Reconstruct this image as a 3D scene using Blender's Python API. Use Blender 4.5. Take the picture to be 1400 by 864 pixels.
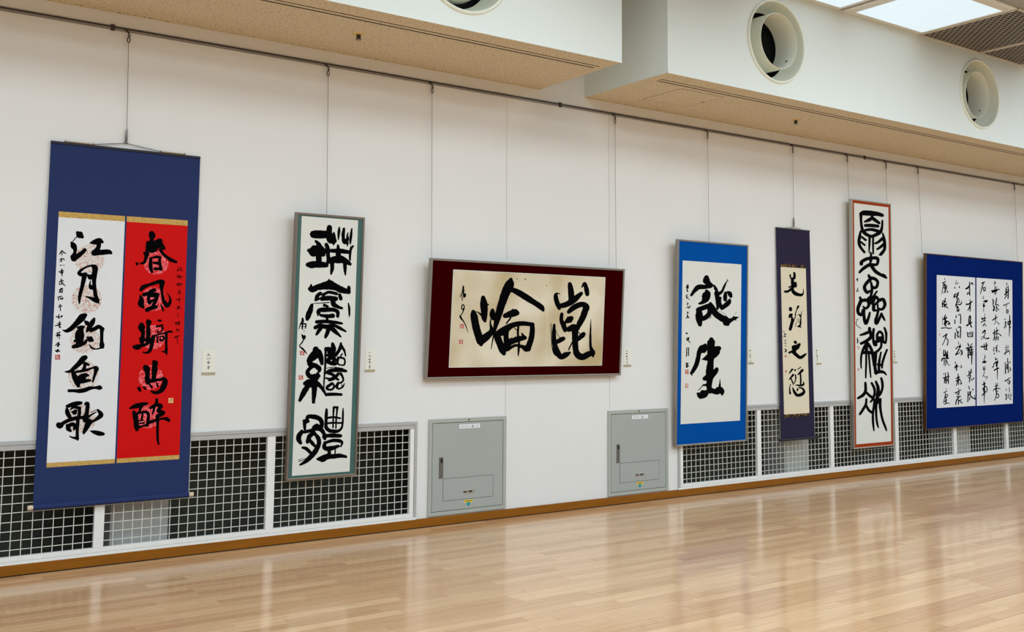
import bpy, bmesh, math, random
from mathutils import Vector, Matrix
random.seed(7)
for o in list(bpy.data.objects): bpy.data.objects.remove(o, do_unlink=True)
SC = bpy.context.scene
COL = SC.collection

# ---------------------------------------------------------------- camera
F_PX, YAW, PITCH, ROLL, DIST, CY, EYE = 1369.6, 0.60919, 0.09128, 0.00838, 6.4357, 331.0, 1.4
FWD = Vector((math.sin(YAW)*math.cos(PITCH), math.cos(YAW)*math.cos(PITCH), math.sin(PITCH)))
R0 = Vector((math.cos(YAW), -math.sin(YAW), 0)); U0 = R0.cross(FWD)
RIGHT = R0*math.cos(ROLL) + U0*math.sin(ROLL)
UP = -R0*math.sin(ROLL) + U0*math.cos(ROLL)
EYE_P = Vector((0, -DIST, EYE))
cam = bpy.data.cameras.new('camera'); co = bpy.data.objects.new('camera', cam); COL.objects.link(co)
cam.sensor_width = 36; cam.lens = 36*F_PX/1400; cam.shift_y = -(432-CY)/1400
cam.clip_start = .05; cam.clip_end = 200
M = Matrix((RIGHT, UP, -FWD)).transposed().to_4x4(); M.translation = EYE_P
co.matrix_world = M
SC.camera = co
def ray(px, py): return RIGHT*((px-700)/F_PX) + UP*(-(py-CY)/F_PX) + FWD
def hit(px, py, P, n):
    d = ray(px, py); return EYE_P + d*((P-EYE_P).dot(n)/d.dot(n))
def wallpt(px, py, Y=0.0): return hit(px, py, Vector((0, Y, 0)), Vector((0, 1, 0)))

# ---------------------------------------------------------------- world, exposure
w = bpy.data.worlds.new('world'); SC.world = w; w.use_nodes = True
w.node_tree.nodes['Background'].inputs[0].default_value = (.8, .85, .9, 1)
w.node_tree.nodes['Background'].inputs[1].default_value = .05
SC.view_settings.view_transform = 'Standard'; SC.view_settings.look = 'None'
SC.view_settings.gamma = 1; SC.view_settings.use_curve_mapping = False
SC.view_settings.exposure = 0.0
LAMP, HALL_FILL = .8, 6.5       # strength of the luminaires by the wall and of the unseen ones added over the hall
LAMP_COL = (.755, .92, 1.02, 1)

# ---------------------------------------------------------------- materials
def lin(c): return tuple(((v/255)/12.92 if v/255 <= .04045 else ((v/255+.055)/1.055)**2.4) for v in c)
MATS = {}
def mat(name, rgb, rough=.6, metal=0, spec=.5, var=0, vscale=8, bump=0, bscale=60, coat=0, stretch=None, emit=None, est=0):
    m = bpy.data.materials.new(name); m.use_nodes = True; MATS[name] = m
    N, L = m.node_tree.nodes, m.node_tree.links; b = N['Principled BSDF']
    c = lin(rgb); b.inputs['Base Color'].default_value = (*c, 1)
    b.inputs['Roughness'].default_value = rough; b.inputs['Metallic'].default_value = metal
    b.inputs['Specular IOR Level'].default_value = spec
    if coat: b.inputs['Coat Weight'].default_value = coat; b.inputs['Coat Roughness'].default_value = .1
    tc = N.new('ShaderNodeTexCoord'); src = tc.outputs['Object']
    if stretch:
        mp = N.new('ShaderNodeMapping'); mp.inputs['Scale'].default_value = stretch; L.new(src, mp.inputs['Vector']); src = mp.outputs[0]
    if var:
        t = N.new('ShaderNodeTexNoise'); t.inputs['Scale'].default_value = vscale; t.inputs['Detail'].default_value = 4
        L.new(src, t.inputs['Vector']); r = N.new('ShaderNodeValToRGB')
        r.color_ramp.elements[0].position = .3; r.color_ramp.elements[1].position = .7
        r.color_ramp.elements[0].color = (*[v*(1-var) for v in c], 1); r.color_ramp.elements[1].color = (*[min(1, v*(1+var)) for v in c], 1)
        L.new(t.outputs['Fac'], r.inputs[0]); L.new(r.outputs[0], b.inputs['Base Color'])
    if bump:
        t = N.new('ShaderNodeTexNoise'); t.inputs['Scale'].default_value = bscale; t.inputs['Detail'].default_value = 3
        L.new(src, t.inputs['Vector']); bp = N.new('ShaderNodeBump'); bp.inputs['Strength'].default_value = bump; bp.inputs['Distance'].default_value = .002
        L.new(t.outputs['Fac'], bp.inputs['Height']); L.new(bp.outputs[0], b.inputs['Normal'])
    if emit:
        b.inputs['Emission Color'].default_value = emit; b.inputs['Emission Strength'].default_value = est
    return m
mat('wall_paint', (229, 229, 228), .75, spec=.3, var=.015, vscale=1.2, bump=.12, bscale=90)
mat('face_paint', (226, 232, 228), .55, spec=.4, var=.012, vscale=2, bump=.04, bscale=40)
mat('joint', (176, 168, 158), .9)
mat('rear_paint', (172, 174, 176), .8)
mat('ceiling_paint', (160, 160, 158), .8)
mat('tbar', (206, 198, 184), .5)
mat('grille_paint', (236, 236, 234), .45, var=.02)
mat('grille_grey', (186, 186, 186), .4, metal=.2)
mat('wire_paint', (222, 222, 212), .45)
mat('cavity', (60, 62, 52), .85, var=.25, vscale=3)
mat('column', (176, 176, 172), .7, var=.05)
mat('baseboard', (142, 86, 14), .4, spec=.25, var=.12, vscale=14, stretch=(.25, 4, 4))
mat('shadow_gap', (24, 16, 10), .9)
mat('door_grey', (166, 171, 168), .38, var=.02, vscale=3)
mat('door_frame', (172, 176, 170), .4)
mat('dark_gap', (22, 22, 22), .8)
mat('latch', (120, 118, 116), .35, metal=.6)
mat('chrome', (190, 188, 184), .25, metal=.9)
mat('sticker_white', (232, 238, 240), .5)
mat('print_black', (38, 40, 44), .6)
mat('yellow', (250, 214, 20), .5)
mat('teal', (0, 150, 160), .5)
mat('steel', (70, 62, 54), .45, metal=.5)
mat('rail', (150, 144, 140), .45, metal=.3)
mat('rail_dark', (58, 50, 50), .6)
mat('wire_steel', (116, 104, 92), .5, metal=.3)
mat('navy_cloth', (40, 53, 98), .85, spec=.15, var=.16, vscale=420, bump=.25, bscale=600)
mat('purple_cloth', (44, 40, 64), .85, spec=.1, var=.1, vscale=420, bump=.2, bscale=600)
mat('rod_dark', (22, 20, 36), .6)
mat('ivory', (214, 194, 170), .4)
mat('cord', (168, 146, 110), .8)
mat('paper_white', (226, 228, 231), .8, spec=.25, var=.01, vscale=6)
mat('paper_cream', (222, 223, 218), .8, spec=.25, var=.01, vscale=6)
mat('paper_warm', (224, 214, 190), .8, spec=.25, var=.02, vscale=6)
mat('paper_red', (206, 0, 0), .75, spec=.2, var=.02, vscale=6)
mat('ink', (4, 4, 6), .8, spec=.03)
mat('seal_red', (186, 62, 58), .8)
mat('seal_pale', (206, 140, 132), .8)
mat('seal_carve', (226, 214, 204), .8)
mat('seal_gold', (226, 196, 132), .7)
mat('mat_green', (64, 100, 96), .6, spec=.35, var=.06, vscale=3)
mat('mat_maroon', (50, 0, 1), .8, spec=.0)
mat('mat_blue', (0, 78, 162), .7, spec=.03, var=.03, vscale=2)
mat('mat_navy', (0, 30, 102), .7, spec=.03, var=.03, vscale=2)
mat('mat_orange', (160, 58, 12), .7, spec=.1)
mat('frame_grey', (150, 144, 136), .35, metal=.55)
mat('frame_brown', (132, 118, 108), .35, metal=.5)
mat('frame_silver', (176, 172, 160), .32, metal=.6)
mat('frame_bronze', (92, 64, 36), .35, metal=.4)
mat('card', (232, 232, 222), .7)
mat('card_strip', (196, 180, 150), .7)
mat('nozzle', (228, 230, 216), .42, spec=.5)
mat('black', (8, 8, 9), .9)
mat('perf', (150, 142, 134), .5)
mat('lamp_trim', (226, 228, 226), .4)
mat('diffuser', (150, 158, 160), .5, emit=LAMP_COL, est=LAMP)
mat('hall_fill_diffuser', (240, 245, 245), .5, emit=LAMP_COL, est=HALL_FILL)

def acoustic():
    m = mat('acoustic', (206, 188, 158), .95, spec=.1); N, L = m.node_tree.nodes, m.node_tree.links; b = N['Principled BSDF']
    tc = N.new('ShaderNodeTexCoord'); mp = N.new('ShaderNodeMapping'); mp.inputs['Scale'].default_value = (1, 2.2, 1); L.new(tc.outputs['Object'], mp.inputs['Vector'])
    n1 = N.new('ShaderNodeTexNoise'); n1.inputs['Scale'].default_value = 55; n1.inputs['Detail'].default_value = 2; L.new(mp.outputs[0], n1.inputs['Vector'])
    r = N.new('ShaderNodeValToRGB'); e = r.color_ramp.elements
    e[0].position = .345; e[0].color = (*lin((146, 126, 98)), 1); e[1].position = .40; e[1].color = (*lin((216, 202, 176)), 1)
    L.new(n1.outputs['Fac'], r.inputs[0]); L.new(r.outputs[0], b.inputs['Base Color'])
    bp = N.new('ShaderNodeBump'); bp.inputs['Strength'].default_value = .5; bp.inputs['Distance'].default_value = .004
    L.new(n1.outputs['Fac'], bp.inputs['Height']); L.new(bp.outputs[0], b.inputs['Normal'])
acoustic()
def wood(name, per_object):
    m = mat(name, (200, 160, 112), .34, spec=.5); N, L = m.node_tree.nodes, m.node_tree.links; b = N['Principled BSDF']
    if per_object: rnd = N.new('ShaderNodeObjectInfo').outputs['Random']
    else: rnd = N.new('ShaderNodeNewGeometry').outputs['Random Per Island']
    tc = N.new('ShaderNodeTexCoord'); ge = N.new('ShaderNodeNewGeometry')
    mp = N.new('ShaderNodeMapping'); mp.inputs['Scale'].default_value = (1.6, 34, 1)
    ad = N.new('ShaderNodeVectorMath'); ad.operation = 'MULTIPLY_ADD'
    L.new(rnd, ad.inputs[0]); ad.inputs[1].default_value = (37, 11, 5); L.new(ge.outputs['Position'], ad.inputs[2]); L.new(ad.outputs[0], mp.inputs['Vector'])
    n1 = N.new('ShaderNodeTexNoise'); n1.inputs['Scale'].default_value = 1.6; n1.inputs['Detail'].default_value = 5; n1.inputs['Distortion'].default_value = .6
    L.new(mp.outputs[0], n1.inputs['Vector'])
    r = N.new('ShaderNodeValToRGB'); e = r.color_ramp.elements
    e[0].position = 0; e[0].color = (*lin((200, 153, 108)), 1); e[1].position = 1; e[1].color = (*lin((228, 187, 142)), 1)
    x = e.new(.5); x.color = (*lin((214, 170, 125)), 1)
    L.new(rnd, r.inputs[0])
    g = N.new('ShaderNodeValToRGB'); g.color_ramp.elements[0].position = .3; g.color_ramp.elements[0].color = (.84, .82, .78, 1); g.color_ramp.elements[1].position = .65; g.color_ramp.elements[1].color = (1.04, 1.03, 1.02, 1)
    L.new(n1.outputs['Fac'], g.inputs[0])
    mx = N.new('ShaderNodeMixRGB'); mx.blend_type = 'MULTIPLY'; mx.inputs[0].default_value = 1; L.new(r.outputs[0], mx.inputs[1]); L.new(g.outputs[0], mx.inputs[2])
    L.new(mx.outputs[0], b.inputs['Base Color'])
    b.inputs['Coat Weight'].default_value = .7; b.inputs['Coat Roughness'].default_value = .115; b.inputs['Coat IOR'].default_value = 1.5
    n2 = N.new('ShaderNodeTexNoise'); n2.inputs['Scale'].default_value = 3.0; n2.inputs['Detail'].default_value = 1; L.new(ge.outputs['Position'], n2.inputs['Vector'])
    bp = N.new('ShaderNodeBump'); bp.inputs['Strength'].default_value = .06; bp.inputs['Distance'].default_value = .01
    L.new(n2.outputs['Fac'], bp.inputs['Height']); L.new(bp.outputs[0], b.inputs['Coat Normal'])
wood('plank_wood', True); wood('plank_wood_far', False)
def aged_paper():
    m = mat('paper_aged', (214, 199, 164), .8, spec=.2); N, L = m.node_tree.nodes, m.node_tree.links; b = N['Principled BSDF']
    tc = N.new('ShaderNodeTexCoord'); n = N.new('ShaderNodeTexNoise'); n.inputs['Scale'].default_value = 2.6; n.inputs['Detail'].default_value = 1.5
    L.new(tc.outputs['Object'], n.inputs['Vector']); r = N.new('ShaderNodeValToRGB'); e = r.color_ramp.elements
    e[0].position = .36; e[0].color = (*lin((226, 217, 196)), 1); e[1].position = .68; e[1].color = (*lin((190, 170, 128)), 1)
    L.new(n.outputs['Fac'], r.inputs[0]); L.new(r.outputs[0], b.inputs['Base Color'])
aged_paper()
def speckle(name, c0, c1, scale, lo, hi, voronoi=False):
    m = mat(name, c0, .8, spec=.2); N, L = m.node_tree.nodes, m.node_tree.links; b = N['Principled BSDF']
    tc = N.new('ShaderNodeTexCoord'); n = N.new('ShaderNodeTexNoise'); n.inputs['Scale'].default_value = scale; n.inputs['Detail'].default_value = 2; n.inputs['Distortion'].default_value = 1.5
    L.new(tc.outputs['Object'], n.inputs['Vector']); r = N.new('ShaderNodeValToRGB'); e = r.color_ramp.elements
    e[0].position = lo; e[0].color = (*lin(c0), 1); e[1].position = hi; e[1].color = (*lin(c1), 1)
    L.new(n.outputs['Fac'], r.inputs[0]); L.new(r.outputs[0], b.inputs['Base Color'])
speckle('roundel_pale', (224, 222, 222), (196, 150, 130), 75, .46, .62)
speckle('roundel_red', (208, 10, 14), (240, 120, 130), 70, .44, .58)
speckle('brocade_gold', (206, 172, 104), (180, 136, 60), 130, .45, .62)
speckle('brocade_dark', (24, 18, 24), (196, 150, 80), 60, .56, .63)

# ---------------------------------------------------------------- mesh helpers
def link(name, me, m=None, parent=None, loc=None):
    o = bpy.data.objects.new(name, me); COL.objects.link(o)
    if m and me: 
        if not me.materials: me.materials.append(MATS[m])
    if parent: o.parent = parent
    if loc is not None: o.location = loc
    return o
def empty(name, loc, label, cat, group=None, rot=None):
    o = bpy.data.objects.new(name, None); COL.objects.link(o); o.location = loc; o.empty_display_size = .1
    if rot: o.rotation_euler = rot
    tag(o, label, cat, group); return o
def tag(o, label, cat, group=None):
    o['label'] = label; o['category'] = cat
    if group: o['group'] = group
    return o
def struct(o, label=None):
    o['kind'] = 'structure'
    if label: o['label'] = label
    return o
class MB:
    def __init__(s): s.bm = bmesh.new()
    def box(s, x0, x1, y0, y1, z0, z1, bev=0):
        r = bmesh.ops.create_cube(s.bm, size=1.0)
        v = r['verts']
        bmesh.ops.scale(s.bm, vec=(x1-x0, y1-y0, z1-z0), verts=v); bmesh.ops.translate(s.bm, vec=((x0+x1)/2, (y0+y1)/2, (z0+z1)/2), verts=v)
        if bev:
            es = list({e for q in v for e in q.link_edges}); bmesh.ops.bevel(s.bm, geom=es, offset=bev, segments=2, affect='EDGES', profile=.5)
        return s
    def poly(s, pts):
        s.bm.faces.new([s.bm.verts.new(p) for p in pts]); return s
    def tube(s, pts, r, n=8, cap=True):
        pts = [Vector(p) for p in pts]; rings = []
        rr = r if isinstance(r, (list, tuple)) else [r]*len(pts)
        for i, p in enumerate(pts):
            t = (pts[min(i+1, len(pts)-1)] - pts[max(i-1, 0)]).normalized()
            a = t.orthogonal().normalized() if i == 0 else (a - t*a.dot(t)).normalized()
            b = t.cross(a)
            rings.append([s.bm.verts.new(p + (a*math.cos(k*2*math.pi/n) + b*math.sin(k*2*math.pi/n))*rr[i]) for k in range(n)])
        for i in range(len(rings)-1):
            for k in range(n): s.bm.faces.new((rings[i][k], rings[i][(k+1) % n], rings[i+1][(k+1) % n], rings[i+1][k]))
        if cap: s.bm.faces.new(rings[0][::-1]); s.bm.faces.new(rings[-1])
        return s
    def lathe_y(s, prof, n=64, c=(0, 0, 0)):          # profile of (radius, y) turned about the y axis
        rings = [[s.bm.verts.new((c[0]+r*math.cos(k*2*math.pi/n), c[1]+y, c[2]+r*math.sin(k*2*math.pi/n))) for k in range(n)] for r, y in prof]
        for i in range(len(rings)-1):
            for k in range(n): s.bm.faces.new((rings[i][k], rings[i+1][k], rings[i+1][(k+1) % n], rings[i][(k+1) % n]))
        return s
    def mesh(s, name, smooth=False):
        me = bpy.data.meshes.new(name); bmesh.ops.recalc_face_normals(s.bm, faces=s.bm.faces); s.bm.to_mesh(me); s.bm.free()
        if smooth:
            for p in me.polygons: p.use_smooth = True
            try: me.set_sharp_from_angle(angle=math.radians(35))
            except Exception: pass
        return me
    def build(s, name, m, parent=None, loc=None, smooth=False): return link(name, s.mesh(name, smooth), m, parent, loc)

# ================================================================ SETTING
ZS, ZC, YF = 3.383, 4.283, -1.0          # soffit underside, ceiling, soffit face
XA, XB, YB = -5.0, 16.0, -13.0           # room extents
GZ0, GZ1 = .055, .762                    # grille opening
# picture wall with two long grille openings
mb = MB(); T = .12
mb.box(XA, XB, 0, T, GZ1, ZC+.1).box(XA, XB, 0, T, -.02, GZ0)
mb.box(3.66, 6.27, 0, T, GZ0, GZ1).box(XA, XA+.3, 0, T, GZ0, GZ1).box(XB-.3, XB, 0, T, GZ0, GZ1)
wall = struct(mb.build('wall_back', 'wall_paint'), 'white painted gallery wall carrying the calligraphy')
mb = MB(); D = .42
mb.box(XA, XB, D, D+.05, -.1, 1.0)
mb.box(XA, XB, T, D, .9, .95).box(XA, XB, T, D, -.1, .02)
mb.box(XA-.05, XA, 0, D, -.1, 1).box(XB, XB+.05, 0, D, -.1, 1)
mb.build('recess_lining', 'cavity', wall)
for x0, x1 in ((1.585, 1.935), (7.83, 8.18), (10.66, 11.04)):
    MB().box(x0, x1, .125, .4, .02, .9).build('column', 'column', wall)
for px0, ys in ((693, (136, 200, 280, 356)), (691, (518, 545, 567)), (832.7, (160, 220, 300, 364)), (833.5, (514, 540, 559))):
    pts = [wallpt(px0 + (0 if i in (0, len(ys)-1) else random.uniform(-.6, .6)), y) for i, y in enumerate(ys)]
    m_ = MB()
    for a, b in zip(pts, pts[1:]):
        m_.poly([(a.x-.0016, -.0006, a.z), (a.x+.0016, -.0006, a.z), (b.x+.0016, -.0006, b.z), (b.x-.0016, -.0006, b.z)])
    m_.build('panel_joint', 'joint', wall)
# other walls of the hall
struct(MB().box(XA-.1, XA, YB, .5, -.02, ZC+.1).build('wall_left', 'rear_paint'))
struct(MB().box(XB, XB+.1, YB, .5, -.02, ZC+.1).build('wall_right', 'rear_paint'))
struct(MB().box(XA-.1, XB+.1, YB-.1, YB, -.02, ZC+.1).build('wall_front', 'rear_paint'))
struct(MB().box(XA-.1, XB+.1, YB-.1, .5, ZC, ZC+.1).build('ceiling', 'ceiling_paint'))
# baseboard
bb = MB().box(XA, XB, -.014, 0, .004, .064, .002).build('baseboard_back', 'baseboard'); struct(bb, 'brown wooden baseboard along the gallery wall')
MB().box(XA, XB, -.017, 0, 0, .004).build('shadow_gap', 'shadow_gap', bb)

# floor: varnished oak strips running along the wall
floor = struct(MB().box(XA, XB, YB, 0, -.06, -.0025).build('floor', 'shadow_gap'), 'glossy light oak strip floor')
PW, GAP = .075, .0009
def plank_mesh(mbm, x0, x1, y0, y1, dz=0):
    z, b, c = dz, .0008, -.0025
    v = [(x0, y0, c), (x1, y0, c), (x1, y1, c), (x0, y1, c), (x0+b, y0+b, z), (x1-b, y0+b, z), (x1-b, y1-b, z), (x0+b, y1-b, z)]
    vs = [mbm.verts.new(p) for p in v]
    for f in ((4, 5, 6, 7), (0, 1, 5, 4), (1, 2, 6, 5), (2, 3, 7, 6), (3, 0, 4, 7)): mbm.faces.new([vs[i] for i in f])
planks = []
row = 0; y = -.018
while y > YB+.1:
    x = XA - random.uniform(0, 1.2)
    while x < XB:
        L_ = random.choice((.6, .75, .9, .9, 1.05, 1.2))
        planks.append((max(x, XA), min(x+L_, XB), y-PW, y, L_, row)); x += L_
    y -= PW; row += 1
def vis(p):
    c = Vector(((p[0]+p[1])/2, (p[2]+p[3])/2, 0)) - EYE_P; z = c.dot(FWD)
    if z < 1: return None
    px, py = 700 + F_PX*c.dot(RIGHT)/z, CY - F_PX*c.dot(UP)/z
    return z if (-60 < px < 1460 and py < 880) else None
order = sorted([(vis(p), i) for i, p in enumerate(planks) if vis(p)])
near = {i for _, i in order[:300]}
PM = {}
far = bmesh.new()
for i, p in enumerate(planks):
    if i in near and p[1]-p[0] == p[4] or (i in near and abs(p[1]-p[0]-p[4]) < 1e-6):
        if p[4] not in PM:
            b_ = bmesh.new(); plank_mesh(b_, -p[4]/2+GAP/2, p[4]/2-GAP/2, -PW/2+GAP/2, PW/2-GAP/2)
            me = bpy.data.meshes.new('plank'); b_.to_mesh(me); b_.free(); me.materials.append(MATS['plank_wood']); PM[p[4]] = me
        link('plank', PM[p[4]], None, floor, ((p[0]+p[1])/2, (p[2]+p[3])/2, random.uniform(-.0002, .0002)))
    else: plank_mesh(far, p[0]+GAP/2, p[1]-GAP/2, p[2]+GAP/2, p[3]-GAP/2, random.uniform(-.0002, .0002))
me = bpy.data.meshes.new('plank_field'); far.to_mesh(me); far.free()
fo = link('plank_field', me, 'plank_wood_far', floor); fo['kind'] = 'stuff'

# duct bulkheads along the top of the wall, with holes for the air nozzles
def bulkhead(x0, x1, vents, label, slots, hatch=None):
    zc_ = ZC
    m = MB()
    R = .335; S = .40
    edges = [x0] + [e for v in vents for e in (v[0]-S, v[0]+S)] + [x1]
    for i in range(0, len(edges), 2): m.poly([(edges[i], YF, ZS), (edges[i+1], YF, ZS), (edges[i+1], YF, zc_), (edges[i], YF, zc_)])
    for vx, vz in vents:
        n = 64; ins = []; out = []
        for k in range(n):
            a = 2*math.pi*k/n; c_, s_ = math.cos(a), math.sin(a)
            ins.append(m.bm.verts.new((vx+R*c_, YF, vz+R*s_)))
            tx = S/abs(c_) if abs(c_) > 1e-9 else 1e9
            tz = ((zc_-vz) if s_ > 0 else (vz-ZS))/abs(s_) if abs(s_) > 1e-9 else 1e9
            t = min(tx, tz); out.append(m.bm.verts.new((vx+t*c_, YF, vz+t*s_)))
        for k in range(n): m.bm.faces.new((ins[k], ins[(k+1) % n], out[(k+1) % n], out[k]))
        for cx in (-S, S):
            for zz in (ZS, zc_):
                a = math.atan2(zz-vz, cx) % (2*math.pi); k = int(a/(2*math.pi)*n)
                m.bm.faces.new((out[k], out[(k+1) % n], m.bm.verts.new((vx+cx, YF, zz))))
    # end faces and top/back so that the box is closed
    for x in (x0, x1): m.poly([(x, YF, ZS), (x, 0, ZS), (x, 0, zc_), (x, YF, zc_)])
    bk = struct(m.build('bulkhead', 'face_paint'), label)
    und = MB().box(x0+.002, x1-.002, YF+.004, -.001, ZS, ZS+.012).build('underside_board', 'acoustic', bk)
    MB().box(x0, x1, YF-.0025, YF+.003, ZS-.003, ZS+.016).build('edge_trim', 'face_paint', bk)
    MB().box(x0, x1, -.012, -.001, ZS-.006, ZS).build('wall_angle', 'acoustic', bk)
    for a, b in slots:
        MB().box(a, b, -.822, -.760, ZS-.002, ZS+.002).build('air_slot', 'acoustic', bk)
        MB().box(a+.01, b-.01, -.782, -.766, ZS-.003, ZS).build('slot_gap', 'dark_gap', bk)
        MB().box(a, b, -.8235, -.819, ZS-.0028, ZS).build('slot_lip', 'dark_gap', bk)
    if hatch:
        a, b, c, d = hatch
        h_ = MB().box(a, b, c, d, ZS-.0015, ZS+.003).build('access_hatch', 'acoustic', bk)
        g = MB(); e = .0035
        g.box(a-e, b+e, c-e, c, ZS-.002, ZS).box(a-e, b+e, d, d+e, ZS-.002, ZS).box(a-e, a, c, d, ZS-.002, ZS).box(b, b+e, c, d, ZS-.002, ZS)
        g.build('hatch_joint', 'latch', h_)
        MB().box(b-.02, b-.004, -.485, -.465, ZS-.004, ZS).build('hatch_catch', 'steel', h_)
    return bk
VZ = 3.842
bulkhead(XA, 4.76, [(.35, VZ), (3.405, VZ)], 'white boxed duct bulkhead ending left of the gap above the wall', [(XA+.1, 4.69)])
bulkhead(5.22, XB, [(6.462, VZ), (9.517, VZ), (12.572, VZ)], 'white boxed duct bulkhead with two round nozzles in view at right', [(5.32, XB-.1)], (5.655, 6.145, -.70, -.25))

# ================================================================ CEILING FITTINGS
def sprinkler(x, y, label):
    t = empty('sprinkler_head', (x, y, ZS), label, 'sprinkler', 'sprinkler heads under the bulkheads')
    m = MB(); m.tube([(0, 0, 0), (0, 0, -.006)], [.042, .036], 20); m.build('escutcheon', 'seal_gold', t, smooth=True)
    m = MB(); m.tube([(0, 0, -.006), (0, 0, -.03)], .015, 12); m.build('body', 'steel', t, smooth=True)
    m = MB(); m.tube([(0, 0, -.036), (0, 0, -.04)], .021, 12).tube([(0, 0, -.03), (0, 0, -.036)], .007, 8); m.build('deflector', 'latch', t)
sprinkler(2.887, -.49, 'small sprinkler head under the bulkhead with one nozzle in view at left')
sprinkler(7.328, -.48, 'small sprinkler head under the bulkhead with two nozzles in view at right')

def nozzle(x, z, label, tilt=(0, 0), inset=0):
    t = empty('air_nozzle', (x, YF, z), label, 'air nozzle', 'round air nozzles in the bulkhead face')
    MB().lathe_y([(.332, .01), (.332, -.008), (.336, -.014), (.345, -.016), (.354, -.011), (.358, 0), (.338, .004)], 72).build('flange', 'nozzle', t, smooth=True)
    MB().lathe_y([(.333, -.008), (.330, .03), (.321, .07), (.306, .11), (.286, .145), (.280, .15), (.280, .156), (.31, .16), (.334, .10), (.3345, .0)], 72).build('bowl', 'nozzle', t, smooth=True)
    it = MB().lathe_y([(.222, .19), (.224, .09), (.228, -.026), (.231, -.030), (.235, -.026), (.236, .09), (.236, .19), (.222, .19)], 72).build('inner_tube', 'nozzle', t, smooth=True)
    it.rotation_euler = (tilt[0], 0, tilt[1]); it.location.y = inset
    mm = MB(); mm.lathe_y([(.0, 0), (.006, .0), (.006, .012), (0, .012)], 10, (.17, .03, -.13)); mm.build('pivot_bolt', 'steel', it)
    MB().lathe_y([(.0, .30), (.312, .30), (.312, .162)], 48).build('duct_interior', 'black', t)
    return t
nozzle(3.405, VZ, 'round white air nozzle cut by the top edge of the photo')
nozzle(6.462, VZ, 'larger round white air nozzle left of the two in the right bulkhead', (.02, .02))
nozzle(9.517, VZ, 'smaller round white air nozzle at far right below the perforated ceiling panel', (.06, .04), .05)
nozzle(12.572, VZ, 'round white air nozzle beyond the right edge')
nozzle(.35, VZ, 'round white air nozzle beyond the left edge')

# ceiling luminaires and perforated panels
def lamp_parts(t, W, Dp, dm='diffuser'):
    m = MB(); f, d = .05, .012
    m.box(-W/2, W/2, -Dp/2, -Dp/2+f, -d, 0, .003).box(-W/2, W/2, Dp/2-f, Dp/2, -d, 0, .003).box(-W/2, -W/2+f, -Dp/2+f, Dp/2-f, -d, 0, .003).box(W/2-f, W/2, -Dp/2+f, Dp/2-f, -d, 0, .003)
    m.build('trim', 'lamp_trim', t)
    a, b, h = f+.004, f+.035, -.028
    q = [(-W/2+a, -Dp/2+a, -.004), (W/2-a, -Dp/2+a, -.004), (W/2-a, Dp/2-a, -.004), (-W/2+a, Dp/2-a, -.004)]
    r = [(-W/2+b, -Dp/2+b, h), (W/2-b, -Dp/2+b, h), (W/2-b, Dp/2-b, h), (-W/2+b, Dp/2-b, h)]
    m = MB()
    for i in range(4): m.poly([q[i], q[(i+1) % 4], r[(i+1) % 4], r[i]])
    m.build('diffuser_edge', 'lamp_trim', t)
    m = MB(); m.poly(r[::-1]); m.build('diffuser', dm, t)
W_, D_ = 1.165, .95
def copy_tree(o, parent=None):
    c = o.copy(); COL.objects.link(c); c.parent = parent
    for ch in list(o.children): copy_tree(ch, c)
    return c
proto = empty('ceiling_light', (0, 0, 0), 'x', 'ceiling light', 'recessed ceiling luminaires'); lamp_parts(proto, W_, D_)
spots = []
for bx in (-2.31, 1.89, 6.09, 10.29):
    for k in (0, 1): spots.append((bx + .5825 + k*1.215 + .03, -1.475))
first = True
for cx, ry in spots:
    o = proto if first else copy_tree(proto); first = False
    o.location = (cx, ry, ZC)
    if ry > -2 and abs(cx-7.9175) < .1: o['label'] = 'bright square ceiling light beside the perforated panel, cut by the top edge'
    elif ry > -2 and abs(cx-6.7025) < .1: o['label'] = 'ceiling light of which only a corner shows above the left round nozzle'
    else: o['label'] = 'recessed ceiling light overhead outside the view'
# larger luminaires added out of view to light the wall and hall evenly
proto = empty('hall_fill_light', (0, 0, 0), 'x', 'ceiling light', 'large luminaires added over the hall for light'); lamp_parts(proto, 2.4, 1.2, 'hall_fill_diffuser')
first = True
for ry in (-3.0, -5.0, -7.0, -9.0):
    for k in range(6):
        o = proto if first else copy_tree(proto); first = False
        o.location = (-3.1 + k*3.4, ry, ZC); o['label'] = 'large ceiling light added out of view to light the wall'
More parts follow.
